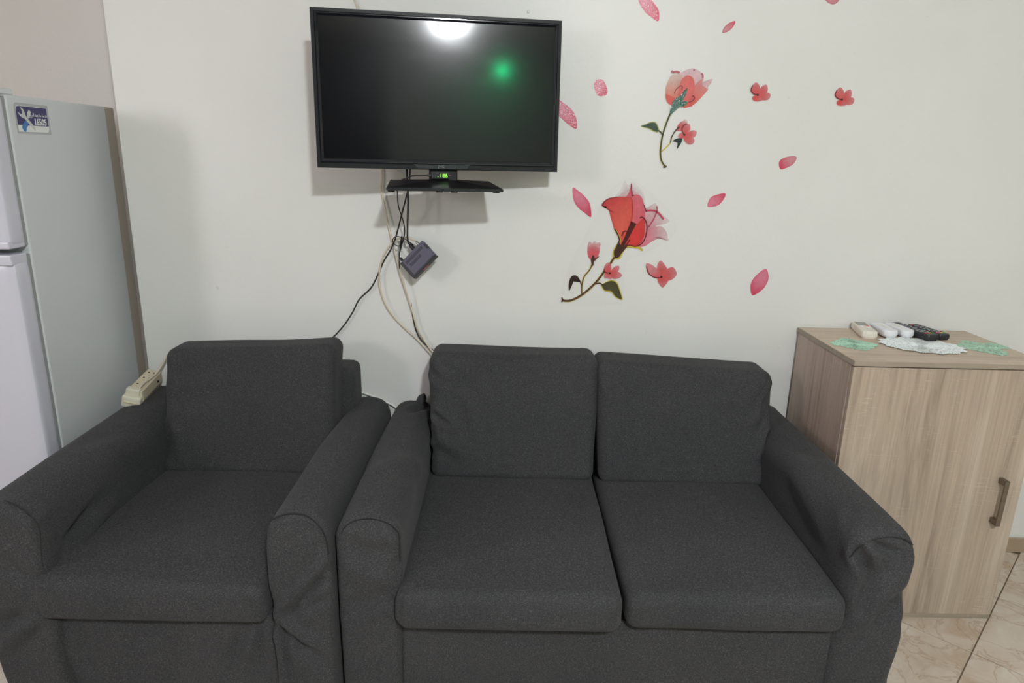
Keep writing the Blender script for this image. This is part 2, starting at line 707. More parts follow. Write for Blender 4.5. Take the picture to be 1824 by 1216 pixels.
def clip_poly(poly, axis, lim, keep_less):
    out = []
    for i in range(len(poly)):
        a, b_ = poly[i], poly[(i + 1) % len(poly)]
        ia = (a[axis] <= lim) == keep_less
        ib = (b_[axis] <= lim) == keep_less
        if ia:
            out.append(a)
        if ia != ib:
            t = (lim - a[axis]) / (b_[axis] - a[axis])
            out.append(a + (b_ - a) * t)
    return out


full_mesh = None
for i in range(-16, 17):
    for j in range(-16, 17):
        c = P0 + d1 * TS * (i + .5) + d2 * TS * (j + .5)
        hs = (TS - G) / 2
        base = [c - d1 * hs - d2 * hs, c + d1 * hs - d2 * hs, c + d1 * hs + d2 * hs, c - d1 * hs + d2 * hs]
        poly = base
        for ax, lim, less in ((0, RIGHT - .004, True), (0, LEFT + .004, False), (1, W - .003, True), (1, REAR + .004, False)):
            poly = clip_poly(poly, ax, lim, less)
            if len(poly) < 3:
                break
        if len(poly) < 3:
            continue
        whole = len(poly) == 4 and all((p - q).length < 1e-6 for p, q in zip(poly, base))
        if whole and full_mesh is not None:
            o = full_mesh.copy()
            COL.objects.link(o)
            o.location = full_mesh.location + (c - full_c)
            continue
        n = len(poly)
        cc = sum(poly, Vector()) / n
        ins = [p + (cc - p).normalized() * .0015 for p in poly]
        V = [Vector((p.x, p.y, -.004)) for p in poly] + [Vector((p.x, p.y, -.0008)) for p in poly] + [Vector((p.x, p.y, 0)) for p in ins]
        F = [[k, (k + 1) % n, n + (k + 1) % n, n + k] for k in range(n)] + [[n + k, n + (k + 1) % n, 2 * n + (k + 1) % n, 2 * n + k] for k in range(n)]
        F.append([2 * n + k for k in range(n)])
        area = 0
        for k in range(n):
            area += poly[k].x * poly[(k + 1) % n].y - poly[(k + 1) % n].x * poly[k].y
        if abs(area) < .003:
            continue
        if area < 0:
            F = [q[::-1] for q in F]
        o = raw('tile', V, F, M['tile'], floor)
        if whole:
            full_mesh, full_c = o, c
# skirting of the same marble
bm = bmesh.new()
bm_box(bm, (1.0, W - .012, 0), (RIGHT, W, .062), .0015)
M['skirting'] = paint_mat('tan_marble_skirting', (.47, .37, .275), (.36, .265, .185), .3)
tag(from_bm('baseboard_back', bm, M['skirting']), kind='structure')

# ceiling lamp (behind the camera)
lamp = thing('ceiling_lamp', 'round white ceiling lamp whose glare shows at the top of the television screen', 'lamp', LAMP_POS)


def lathe(name, prof, material, parent, n=40):
    V, F = [], []
    for (r, z) in prof:
        for k in range(n):
            t = 2 * math.pi * k / n
            V.append((r * math.cos(t), r * math.sin(t), z))
    for i in range(len(prof) - 1):
        for k in range(n):
            k2 = (k + 1) % n
            F.append([i * n + k, i * n + k2, (i + 1) * n + k2, (i + 1) * n + k])
    F.append(list(range(n)))
    F.append([(len(prof) - 1) * n + k for k in range(n)][::-1])
    return raw(name, V, F, material, parent, True, True)


lathe('base_ring', [(.125, 0), (.125, -.02), (.115, -.025), (.105, -.022)], M['frame_white'], lamp)
lathe('diffuser', [(.100, -.021), (.103, -.045), (.096, -.068), (.078, -.086), (.045, -.097), (.006, -.101)], M['lamp'], lamp)

ind = thing('indicator_light', 'green indicator light mirrored as a glow in the right of the television screen', 'light', (1.60, -2.98, CEIL))
lathe('housing', [(.06, 0), (.06, -.012), (.045, -.022), (.02, -.024)], M['frame_white'], ind)
lathe('green_lens', [(.024, -.022), (.026, -.034), (.018, -.046), (.004, -.05)], M['green_led'], ind)

# ================================================================== refrigerator
FX = -1.42
fr = thing('refrigerator', 'tall white two-door refrigerator at the left behind the armchair', 'refrigerator', (FX - .3, 2.2, 0))
box('body', (FX - .60, 2.006, .05), (FX, 2.49, 1.637), M['white_enamel'], fr, .006, 3, smooth=False)
box('back_cover', (FX - .58, 2.488, .08), (FX - .002, 2.547, 1.636), M['taupe'], fr, .004)
box('plinth', (FX - .58, 2.03, 0), (FX - .02, 2.47, .052), M['gap'], fr, .004)
bm = bmesh.new()
bm_box(bm, (FX - .595, 1.994, 1.215), (FX - .004, 2.008, 1.632), .001)
bm_box(bm, (FX - .595, 1.994, .08), (FX - .004, 2.008, 1.19), .001)
from_bm('gasket', bm, M['gasket'], fr)


def fridge_door(name, z0, z1):
    P, F = soft_geo((FX - .60, 1.928, z0), (FX + .002, 1.995, z1), .014, (10, 8, 10))
    return raw(name, P, F, M['door_enamel'], fr, True)


up = fridge_door('freezer_door', 1.212, 1.642)
lowd = fridge_door('fridge_door', .075, 1.196)
# grip lips either side of the gap between the doors
box('grip_lip', (FX - .58, 1.921, 1.212), (FX - .0, 1.99, 1.234), M['door_enamel'], up, .005, 3)
box('grip_lip', (FX - .58, 1.921, 1.165), (FX - .0, 1.99, 1.196), M['door_enamel'], lowd, .005, 3)
box('hinge_cover', (FX - .075, 1.955, 1.637), (FX - .012, 2.06, 1.655), M['white_enamel'], fr, .005, 3)

# service sticker on the refrigerator's side: local frame x = towards the wall, y = up
sm = Matrix(((0, 0, 1, FX + .0004), (1, 0, 0, 2.033), (0, 1, 0, 1.5325), (0, 0, 0, 1)))
SW, SH = .148, .0855


def side_poly(name, pts, material, parent, h):
    n = len(pts)
    V = [sm @ Vector((x, y, h)) for x, y in pts]
    return raw(name, V, [list(range(n))], material, parent)


def rrect(x0, y0, x1, y1, rad):
    out = []
    for cx, cy, a, r in ((x1, y1, 0, rad[0]), (x0, y1, 90, rad[1]), (x0, y0, 180, rad[2]), (x1, y0, 270, rad[3])):
        sx = -1 if cx == x1 else 1
        sy = -1 if cy == y1 else 1
        for k in range(7):
            t = math.radians(a + 90 * k / 6)
            out.append((cx + sx * r + r * math.cos(t), cy + sy * r + r * math.sin(t)))
    return out


stk = side_poly('service_sticker', rrect(0, 0, SW, SH, (.001, .012, .001, .001)), M['label_silver'], fr, 0)
stk['label'] = 'navy, white and silver service sticker with a wrench and the number 16505'
side_poly('white_field', rrect(.006, .006, SW - .007, SH - .008, (.001, .010, .001, .012)), M['label_white'], stk, .0002)
side_poly('navy_field', rrect(.006, .024, SW - .008, SH - .009, (.001, .012, .001, .001)), M['navy'], stk, .0004)
U = lambda a: [((x - 180) / 900 * .137 + .004, (945 - y) / 770 * .0855) for x, y in a]
side_poly('screwdriver_shaft', U([(500, 400), (555, 325), (612, 385), (560, 480), (520, 560), (470, 530)]), M['tool_grey'], stk, .0006)
side_poly('screwdriver_handle', U([(415, 605), (480, 660), (470, 740), (425, 780), (400, 870), (370, 900), (320, 860), (290, 790), (320, 720)]), M['tool_blue'], stk, .0006)
side_poly('wrench', U([(310, 280), (370, 300), (415, 360), (425, 440), (450, 510), (540, 620), (620, 720), (672, 800), (660, 858), (610, 830), (540, 740), (460, 640),
                       (395, 560), (350, 550), (290, 510), (235, 430), (240, 400), (285, 440), (330, 458), (350, 430), (355, 380), (335, 325)]), M['tool_grey'], stk, .0008)
tm = sm @ Matrix.Translation((.1045, .0345, .0006))
text_on('number_text', '16505', .0265, tm, M['label_white'], stk, .84, bold=.0007)
tm = sm @ Matrix.Translation((.100, .0545, .0006))
# Arabic service line, in presentation forms and visual order
text_on('arabic_text', '\ufeca\ufef4\ufe92\ufedf\ufe8d \ufeaa\ufecc\ufe91 \ufe8e\ufee3 \ufe94\ufee3\ufeaa\ufea7', .0135, tm, M['label_white'], stk, .85)

# ================================================================== armchair
ac = thing('armchair', 'charcoal fabric armchair with loose slipcover beside the refrigerator', 'armchair', (-.88, 1.95, 0))
CY = 1.475
cr = [
    (at(45, 917, CY), at(84, 906, CY + .05), .009, -.007), (at(60, 942, CY), at(90, 930, CY + .05), .008, -.006),
    (at(10, 1000, CY), at(66, 1040, CY), .02, -.006), (at(0, 1160, CY), at(72, 1085, CY), .018, .008), (at(5, 1110, CY), at(70, 1090, CY), .014, -.007),
]
cr += [((-1.145, 1.55, .50), (-1.145, 1.72, .54), .014, -.008), ((-1.145, 1.52, .43), (-1.145, 1.8, .50), .016, .007), ((-1.2, 1.8, .645), (-1.15, 2.0, .58), .03, .004)]
P, F = arm_geo(-1.35, -1.145, CY, 2.385, .648, .085, taper=.03)
P[:, 0] += np.clip((-1.15 - P[:, 0]) / .2, 0, 1) * .07 * np.clip((.42 - P[:, 2]) / .42, 0, 1)
la = soft('arm', P, F, ac, cr, (.003, 8, 3))
cr = [
    (at(586, 990, CY), at(494, 1094, CY), .012, .009), (at(575, 1030, CY), at(500, 1094, CY), .014, -.006),
    (at(492, 1100, CY), at(560, 1150, CY), .014, .009), (at(495, 1110, CY), at(575, 1180, CY), .016, -.007),
    (at(500, 1112, CY), at(520, 1216, CY), .010, -.007), (at(590, 1060, CY), at(510, 1100, CY), .012, -.006),
    (at(480, 950, CY), at(484, 1060, CY), .02, .004),
]
P, F = arm_geo(-.585, -.428, CY, 2.385, .650, .085, taper=.03)
P[:, 2] -= .026 * np.clip((P[:, 1] - 1.95) / .42, 0, 1) * np.clip(P[:, 2] / .6, 0, 1)
ra = soft('arm', P, F, ac, cr, (.003, 8, 4))


def seam(parent, trace, Y, r=.0016):
    V, F = tube_geo(catmull([at(u, v, Y) for u, v in trace], 6), r, 6)
    return raw('seam', V, F, M['seam'], parent, True)


seam(la, [(8, 891), (30, 899), (48, 912), (62, 926), (70, 945), (72, 975), (76, 1008)], CY - .002)
seam(ra, [(473, 945), (480, 928), (505, 916), (530, 914), (552, 921), (572, 940), (582, 962), (586, 985)], CY - .002)
# back frame, seat platform, front skirt
P, F = soft_geo((-1.16, 2.255, .0), (-.535, 2.40, .768), .03, (24, 12, 24))
soft('back_frame', P, F, ac, [], (.003, 7, 5))
cr = [(at(100, 1110, 1.5), at(140, 1216, 1.5), .02, .006), (at(160, 1105, 1.5), at(130, 1216, 1.5), .018, -.005), (at(300, 1110, 1.5), at(270, 1216, 1.5), .022, .005),
      (at(440, 1110, 1.5), at(400, 1216, 1.5), .016, -.006), (at(475, 1108, 1.5), at(496, 1216, 1.5), .012, .010), (at(455, 1115, 1.5), at(430, 1180, 1.5), .014, .005)]
P, F = soft_geo((-1.16, 1.508, .0), (-.57, 2.30, .338), .02, (50, 12, 24))
soft('front_skirt', P, F, ac, cr, (.003, 9, 6))
P, F = soft_geo((-1.168, 1.452, .340), (-.592, 2.25, .452), .026, (44, 44, 14), (.0, .015, .10))
P[:, 0] += np.clip((P[:, 1] - 1.6) / .55, 0, 1) * np.clip((-.9 - P[:, 0]) / .29, -1, 1) * .02
P[:, 2] += .016 * np.clip((-.60 - P[:, 0]) / .57, 0, 1) * np.clip((2.1 - P[:, 1]) / .5, 0, 1) * np.clip((P[:, 2] - .34) / .1, 0, 1)
soft('seat_cushion', P, F, ac, [(at(90, 1035, 1.55), at(470, 1050, 1.5), .02, .003)], (.0025, 7, 7))


def back_cushion(parent, x0, x1, z0, z1, y, lean, thick, creases=(), drop=0.0, wide=0.0, seed=1, puff=.12, tl=0.0, round_=.035):
    P, F = soft_geo((x0, y, z0), (x1, y + thick, z1), round_, (76, 12, 64), (.0, puff, .0))
    u = (P[:, 0] - x0) / (x1 - x0)
    v = (P[:, 2] - z0) / (z1 - z0)
    P[:, 1] += lean * v
    P[:, 2] += (-drop * u + tl * (1 - u)) * v
    P[:, 0] += wide * (u - .5) * v
    # the top edge thins a little towards the wall
    creases = [(a, b, w * .9, amp * 1.7) for a, b, w, amp in creases]
    return soft('back_cushion', P, F, parent, creases, (.0045, 8, seed))


YA = 2.12
back_cushion(ac, -1.152, -.582, .435, .86, 2.08, .10, .15,
             [(at(285, 760, YA), at(330, 840, YA), .02, -.004), (at(282, 735, YA + .03), at(300, 790, YA), .016, .004), (at(300, 690, YA + .06), at(420, 672, YA + .06), .03, .003)],
             drop=-.012, wide=.008, seed=8, puff=.10, tl=-.012)

# ================================================================== sofa
so = thing('sofa', 'charcoal fabric two-seat sofa with loose slipcover below the television', 'sofa', (.31, 1.95, 0))
SY = 1.495
cr = [(at(690, 928, SY), at(716, 950, SY), .007, -.006), (at(683, 938, SY), at(712, 962, SY), .007, -.005), (at(610, 1010, SY), at(690, 1030, SY), .02, .004),
      (at(702, 990, SY), at(706, 1050, SY), .01, -.004), (at(615, 1080, SY), at(700, 1060, SY), .022, -.004), (at(620, 970, SY), at(700, 985, SY), .018, -.003)]
cr += [((-.34, 2.22, .63), (-.27, 2.38, .60), .012, -.009), ((-.38, 2.26, .62), (-.30, 2.385, .62), .012, .008), ((-.36, 1.75, .63), (-.26, 1.9, .58), .03, .004)]
P, F = arm_geo(-.418, -.258, SY, 2.385, .628, .075, taper=.01)
P[:, 2] -= .018 * np.clip((P[:, 1] - 1.95) / .42, 0, 1) * np.clip(P[:, 2] / .6, 0, 1)
sl = soft('arm', P, F, so, cr, (.003, 8, 11))
cr = [(at(1522, 975, SY), at(1552, 1022, SY), .012, -.008), (at(1548, 962, SY), at(1560, 1015, SY), .012, .005), (at(1552, 968, SY), at(1600, 985, SY), .010, -.006),
      (at(1610, 1000, SY), at(1520, 1140, SY), .024, .008), (at(1600, 1060, SY), at(1512, 1150, SY), .02, -.008), (at(1605, 1110, SY), at(1560, 1216, SY), .02, .006),
      (at(1530, 1000, SY), at(1515, 1100, SY), .014, .006), (at(1628, 975, SY), at(1600, 1060, SY), .016, .005)]
cr += [((.88, 1.6, .52), (.88, 1.9, .60), .03, .004), ((.95, 1.9, .63), (.89, 2.2, .57), .03, -.004), ((.89, 1.56, .60), (.93, 1.6, .63), .012, -.006)]
P, F = arm_geo(.878, 1.045, SY, 2.385, .628, .075, taper=.05)
sr = soft('arm', P, F, so, cr, (.0035, 8, 12))
seam(sl, [(608, 950), (616, 936), (634, 926), (662, 923), (688, 930), (705, 942), (712, 956), (713, 1000)], SY - .002)
seam(sr, [(1515, 992), (1535, 972), (1558, 961), (1585, 956), (1612, 960), (1627, 970)], SY - .002, .0013)
# knotted fabric corner where the slipcover ends behind the arm
for nm, c in (('cover_knot', (-.312, 2.37, .617)),):
    bmk = bmesh.new()
    bmesh.ops.create_icosphere(bmk, subdivisions=3, radius=.020)
    for v in bmk.verts:
        q = v.co
        v.co = Vector((q.x * .9 + .25 * q.z, q.y * 1.4, q.z * (1.25 + .12 * math.sin(q.x * 260)))) + Vector(c)
    from_bm(nm, bmk, M['fabric'], so, True)
P, F = soft_geo((-.27, 2.27, .0), (.90, 2.40, .70), .03, (40, 10, 20))
soft('back_frame', P, F, so, [], (.003, 7, 13))
P, F = soft_geo((-.265, 1.512, .0), (.885, 2.30, .335), .015, (70, 12, 24))
soft('front_skirt', P, F, so, [(at(800, 1140, 1.5), at(790, 1216, 1.5), .02, .002), (at(1200, 1145, 1.5), at(1195, 1216, 1.5), .012, -.002), (at(1340, 1150, 1.5), at(1420, 1150, 1.5), .02, .002)], (.0025, 8, 14))


def sofa_seat(x0, x1, y0, z0, z1, seed, creases):
    P, F = soft_geo((x0, y0, z0), (x1, 2.26, z1), .038, (44, 44, 16), (.0, .012, .12))
    return soft('seat_cushion', P, F, so, creases, (.0028, 7, seed))


sofa_seat(-.268, .312, 1.445, .330, .447, 15, [(at(720, 1030, 1.46), at(1090, 1060, 1.46), .03, .003), (at(708, 1050, 1.45), at(706, 1120, 1.45), .01, -.004)])
sofa_seat(.318, .886, 1.46, .332, .445, 16, [(at(1130, 1060, 1.46), at(1490, 1045, 1.46), .03, .003)])
YS = 2.13
back_cushion(so, -.252, .308, .435, .852, 2.075, .11, .16,
             [(at(765, 735, YS), at(805, 760, YS), .010, -.006), (at(770, 790, YS), at(905, 866, YS), .013, .009), (at(768, 770, YS), at(880, 850, YS), .012, -.007),
              (at(835, 830, YS), at(885, 872, YS), .010, -.006), (at(905, 788, YS), at(940, 845, YS), .010, -.005), (at(915, 860, YS), at(1050, 862, YS), .012, .005),
              (at(770, 655, YS + .05), at(800, 700, YS + .05), .012, -.004), (at(780, 655, YS + .05), at(850, 700, YS + .05), .014, .003), (at(830, 700, YS), at(850, 780, YS), .02, .003)],
             drop=.004, wide=.012, seed=17, puff=.14)
back_cushion(so, .322, .90, .43, .842, 2.07, .11, .16,
             [(at(1382, 790, YS), at(1290, 872, YS), .012, .011), (at(1384, 760, YS), at(1310, 850, YS), .012, -.009), (at(1370, 700, YS), at(1340, 760, YS), .014, .004),
              (at(1375, 840, YS), at(1300, 880, YS), .010, -.007), (at(1385, 815, YS), at(1330, 872, YS), .009, .006), (at(1080, 670, YS + .05), at(1095, 720, YS + .03), .012, -.004),
              (at(1370, 668, YS + .06), at(1340, 720, YS + .03), .010, -.004)],
             drop=.03, wide=.03, seed=18, puff=.14)

# ================================================================== television
TP = (-.2217, 2.2163, 1.6838)
ty, tp, tr_ = 0.1574, -0.0248, -0.0016
TM = Matrix.Translation(TP) @ Matrix.Rotation(ty, 4, 'Z') @ Matrix.Rotation(tp, 4, 'X') @ Matrix.Rotation(tr_, 4, 'Y')
tv = thing('television', 'black flat-screen television on its stand foot hung on the wall above the seats', 'television', matrix=TM)
TW, TH = .76, .4565
X, Z = TW / 2, TH / 2
SIDE = (.0215, .0205, .0215, .0285)     # bezel widths: left, top, right, bottom


def ring_frame(name, rings, material):
    V, F = [], []
    for fr_, y in rings:
        l, t, r, b_ = [s * fr_ for s in SIDE]
        V += [(-X + l, y, Z - t), (X - r, y, Z - t), (X - r, y, -Z + b_), (-X + l, y, -Z + b_)]
    for i in range(len(rings) - 1):
        for k in range(4):
            k2 = (k + 1) % 4
            F.append([i * 4 + k, (i + 1) * 4 + k, (i + 1) * 4 + k2, i * 4 + k2])
    return raw(name, V, F, material, tv, False, True)


ring_frame('bezel', [(.05, .036), (0, .034), (0, .003), (.06, .0), (.50, -.0005), (.56, .001)], M['tv_plastic'])
ring_frame('inner_bezel', [(.56, .001), (.62, -.001), (.72, -.001), (.98, .0055), (1.0, .0075)], M['tv_gloss'])
box('screen', (-X + SIDE[0], .0062, -Z + SIDE[3]), (X - SIDE[2], .009, Z - SIDE[1]), M['screen'], tv, 0, local=True)
bm = bmesh.new()
vs = bm_box(bm, (-X + .004, .030, -Z + .004), (X - .004, .062, Z - .004), .012, 3)
vs = bm_box(bm, (-.24, .06, -.19), (.24, .085, .12), .015, 3)
from_bm('back_shell', bm, M['tv_plastic'], tv, False, True)
# darker logo plate in the middle of the lower bezel, with the maker's letters
V = [(-.085, -.0012, -Z + .0155), (.095, -.0012, -Z + .0155), (.080, -.0014, -Z + .003), (-.070, -.0014, -Z + .003)]
lp = raw('logo_plate', V, [[3, 2, 1, 0]], M['tv_gloss'], tv, False, True)
tmx = Matrix(((1, 0, 0, .002), (0, 0, -1, -.0016), (0, 1, 0, -Z + .0095), (0, 0, 0, 1)))
text_on('brand_lettering', 'JVC', .0105, TM @ tmx, M['logo'], lp, 1.25)
box('sensor_window', (X - .045, -.0012, -Z + .004), (X - .022, .001, -Z + .010), M['tv_gloss'], tv, 0, local=True)
# stand: neck and wedge-shaped foot
box('stand_neck', (-.035, .018, -Z - .040), (.055, .055, -Z + .03), M['tv_plastic'], tv, .006, 3, local=True)
bx, zb = .0, -Z - .052
V = [(-.170, -.118, zb - .003), (.185, -.118, zb - .003), (.165, .085, zb + .0185), (-.160, .085, zb + .0185),      # rim top corners
     (-.030, -.010, zb + .020), (.050, -.010, zb + .020), (.050, .060, zb + .022), (-.030, .060, zb + .022),    # crest round the neck
     (-.170, -.118, zb - .012), (.185, -.118, zb - .012), (.165, .085, zb + .0065), (-.160, .085, zb + .0065)]
F = [[0, 1, 5, 4], [1, 2, 6, 5], [2, 3, 7, 6], [3, 0, 4, 7], [4, 5, 6, 7], [0, 8, 9, 1], [1, 9, 10, 2], [2, 10, 11, 3], [3, 11, 8, 0], [11, 10, 9, 8]]
bm = bmesh.new()
bv = [bm.verts.new(v) for v in V]
for q in F:
    bm.faces.new([bv[i] for i in q])
bmesh.ops.recalc_face_normals(bm, faces=bm.faces)
bmesh.ops.bevel(bm, geom=list(bm.edges), offset=.0016, segments=2, affect='EDGES')
sb = from_bm('stand_foot', bm, M['tv_plastic'], tv, False, True)
for xx, yy in ((-.155, -.098), (.165, -.098), (-.145, .07), (.15, .07), (-.01, -.10), (.035, -.10)):
    zo = (yy + .118) * .092 - .009
    box('rubber_pad', (xx - .011, yy - .006, zb + zo - .008), (xx + .011, yy + .006, zb + zo + .002), M['rubber'], sb, .002, 1, local=False,
        xf=TM)
# wall bracket behind the set
bm = bmesh.new()
bm_box(bm, (-.30, W - .012, 1.58), (-.12, W, 1.80), .003)
bm_box(bm, (-.235, 2.285, 1.655), (-.185, W - .008, 1.71), .004)
from_bm('wall_bracket', bm, M['black'], tv)

# infrared display box stuck on the neck
dm = TM @ Matrix.Translation((.0, -.012, -Z - .0175))
db = thing('channel_display', 'small black channel display with green digits under the television', 'display', matrix=dm)
box('case', (-.030, -.006, -.0115), (.028, .028, .0115), M['black'], db, .0025, 2, local=True)
box('display_window', (-.026, -.0072, -.0085), (.0245, -.0055, .0085), M['tv_gloss'], db, .0006, 1, local=True)
SEG = {'1': 'bc', '8': 'abcdefg', '6': 'acdefg'}
bm = bmesh.new()
dw, dh, dt = .0030, .0046, .0009
for i, chn in enumerate('1186'):
    ox = -.0050 + i * .0072
    bars = {'a': (-dw + dt, dh - dt, dw - dt, dh + dt), 'g': (-dw + dt, -dt, dw - dt, dt), 'd': (-dw + dt, -dh - dt, dw - dt, -dh + dt),
            'b': (dw - dt, dt * .6, dw + dt, dh), 'c': (dw - dt, -dh, dw + dt, -dt * .6), 'f': (-dw - dt, dt * .6, -dw + dt, dh), 'e': (-dw - dt, -dh, -dw + dt, -dt * .6)}
    for k in SEG[chn]:
        q = bars[k]
        bm_box(bm, (ox + q[0], -.0079, q[1]), (ox + q[2], -.0071, q[3]))
bm_box(bm, (-.0105, -.0079, -.0052), (-.0087, -.0071, -.0034))
from_bm('digits', bm, M['digits'], db, False, True)
box('red_indicator', (.0285, -.004, -.001), (.0298, -.0015, .0015), M['red_led'], db, 0, local=True)
box('plug', (-.044, .002, -.004), (-.029, .014, .004), M['black'], db, .002, 2, local=True)

# ================================================================== set-top box hanging by its cables
bc = Vector((-.312, 2.352, 1.146))
ux = Vector((.69, 0, .724)).normalized()
vy0 = Vector((.724, 0, -.69)).normalized()
tl = math.radians(20)
vy = (vy0 * math.cos(tl) + Vector((0, -1, 0)) * math.sin(tl)).normalized()
nz = ux.cross(vy).normalized()
if nz.y > 0:
    nz = -nz
BM = Matrix(((ux.x, vy.x, nz.x, bc.x), (ux.y, vy.y, nz.y, bc.y), (ux.z, vy.z, nz.z, bc.z), (0, 0, 0, 1)))
st = thing('set_top_box', 'small slate-purple receiver box dangling from cables below the television', 'receiver', matrix=BM)
hx, hy, hz = .056, .037, .013      # local x along the socket edge, -y = sockets, +y = front
box('case', (-hx, -hy, -hz), (hx, hy - .004, hz), M['stb'], st, .003, 2, local=True)
box('front_panel', (-hx - .001, hy - .0045, -hz - .0005), (hx + .001, hy + .002, hz + .0005), M['black'], st, .002, 2, local=True)
box('ir_window', (-.012, hy + .0015, -.007), (.012, hy + .0028, .009), M['red'], st, .0005, 1, local=True)
box('side_cheek', (-hx - .0015, -hy + .002, -hz), (-hx + .010, hy - .006, hz + .001), M['stb_dark'], st, .002, 2, local=True)
box('side_vent', (hx - .007, -hy + .014, -hz + .003), (hx + .0008, -hy + .036, hz + .0006), M['stb_dark'], st, .001, 1, local=True)
for y0 in (-.025, -.008):
    n0, n1 = (-.040, .040) if y0 < -.02 else (-.034, .018)
    g = box('vent_strip', (n0, y0, hz - .001), (n1, y0 + .010, hz + .0004), M['stb_dark'], st, .0003, 1, local=True)
    bm = bmesh.new()
    k = n0 + .003
    while k < n1 - .003:
        bm_box(bm, (k, y0 + .001, hz - .0005), (k + .0012, y0 + .009, hz + .0010), 0, xf=BM)
        k += .004
    from_bm('vent_rib', bm, M['stb'], g)['kind'] = 'stuff'
V, F = tube_geo([BM @ Vector(p) for p in ((-.044, .030, hz + .0003), (.050, .030, hz + .0003))], .0006, 6)
raw('groove', V, F, M['stb_dark'], st, True)
tube('coax_socket', [(.036, -hy - .015, 0), (.036, -hy - .008, 0), (.036, -hy + .002, 0)], .0048, M['metal'], st, 2, 10, local=True)
tube('coax_socket', [(.028, -hy - .004, .004), (.028, -hy + .002, .004)], .004, M['metal'], st, 2, 10, local=True)


def bxp(x, y, z=0):
    return BM @ Vector((x, y, z))


# ================================================================== cables
def cable(name, label, pts, r, material, group=None):
    V, F = tube_geo(catmull(pts, 10), r, 8)
    return tag(raw(name, V, F, material, None, True), label, 'cable', group)


wz = lambda u, v, off=.008: at(u, v, W - off)
cable('antenna_cable', 'cream cable running from above the television straight down behind it to the sofa',
      [wz(626, -14, .006), wz(634, 6, .006), wz(645, 40, .006), wz(668, 140, .006), wz(680, 300, .008), wz(679, 335, .010), wz(686, 372, .014), wz(694, 410, .020), wz(704, 450, .026), wz(713, 485, .030), wz(724, 520, .026),
       wz(734, 552, .020), wz(744, 585, .016), wz(762, 615, .018), wz(782, 640, .03), wz(790, 660, .03)], .0031, M['cable_cream'])
cb = cable('coaxial_cable', 'cream cable looping from the receiver box left and down to the sofa',
           [bxp(.036, -hy - .012), bxp(.036, -hy - .022), wz(733, 426, .052), wz(722, 423, .045), wz(706, 427, .036), wz(692, 440, .03), wz(681, 460, .025), wz(676, 484, .02), wz(677, 512, .018), wz(686, 540, .016),
            wz(700, 562, .014), wz(722, 585, .012), wz(742, 603, .012), wz(760, 622, .016), wz(778, 642, .02), wz(786, 658, .02)], .0032, M['cable_cream'])
cable('power_cable', 'black cable slanting from under the television down left to the armchair',
      [wz(731, 296, .10), wz(729, 325, .10), wz(725, 345, .09), wz(716, 380, .07), wz(708, 412, .05), wz(703, 428, .04), wz(695, 446, .03), wz(684, 464, .02), wz(674, 487, .016), wz(661, 512, .014), wz(640, 533, .012),
       wz(628, 556, .012), wz(612, 580, .012), wz(590, 603, .012), wz(566, 616, .012), wz(552, 628, .014), wz(545, 640, .016)], .0027, M['cable_black'])
cable('video_cable', 'thick black cable dropping straight from the television into the receiver box',
      [wz(724, 294, .10), wz(726, 330, .10), wz(727, 360, .10), wz(726, 395, .10), wz(726, 425, .085), bxp(.012, -hy - .030), bxp(.012, -hy - .014)], .0034, M['cable_black'])
tube('plug', [bxp(.012, -hy - .024), bxp(.012, -hy - .014), bxp(.012, -hy + .001)], .0078, M['black'], bpy.data.objects['video_cable'], 3, 8)
cable('display_cable', 'thin black cable from the channel display curling down to the receiver box',
      [dm @ Vector((-.042, .008, 0)), dm @ Vector((-.060, .010, -.001)), dm @ Vector((-.085, .014, -.002)), dm @ Vector((-.102, .03, -.008)), wz(709, 325, .10), wz(708, 345, .10), wz(710, 368, .09), wz(718, 393, .08), wz(721, 412, .07), wz(718, 428, .06),
       wz(713, 446, .055), wz(711, 455, .05), bxp(-.046, -hy - .018), bxp(-.046, -hy - .010)], .0021, M['cable_black'])
tube('plug', [bxp(-.046, -hy - .016), bxp(-.046, -hy - .008), bxp(-.046, -hy + .001)], .0052, M['black'], bpy.data.objects['display_cable'], 3, 8)
cable('thin_cable', 'thin black lead looped in a ring round the other cables beside the receiver box',
      [bxp(.020, -hy - .016), wz(728, 430, .07), wz(718, 424, .065), wz(708, 421, .06), wz(701, 424, .055), wz(700, 431, .052), wz(706, 437, .05), wz(713, 437, .055), wz(716, 428, .065), wz(715, 421, .07), wz(713, 440, .06),
       wz(711, 460, .05), wz(712, 478, .045)], .0017, M['cable_black'])
cable('thin_cable', 'short black lead behind the cream cables just above the sofa back',
      [wz(732, 540, .012), wz(736, 566, .010), wz(741, 588, .009), wz(750, 605, .009), wz(765, 619, .012), wz(778, 628, .018), wz(788, 642, .022), wz(792, 655, .022)], .0024, M['cable_black'])
cable('extension_lead', 'white cable crossing the gap between the armchair and the sofa',
      [at(622, 693, 2.411), at(637, 697, 2.410), at(655, 702, 2.409), at(680, 712, 2.408), at(702, 723, 2.406), at(716, 735, 2.404)], .0042, M['cable_white'])

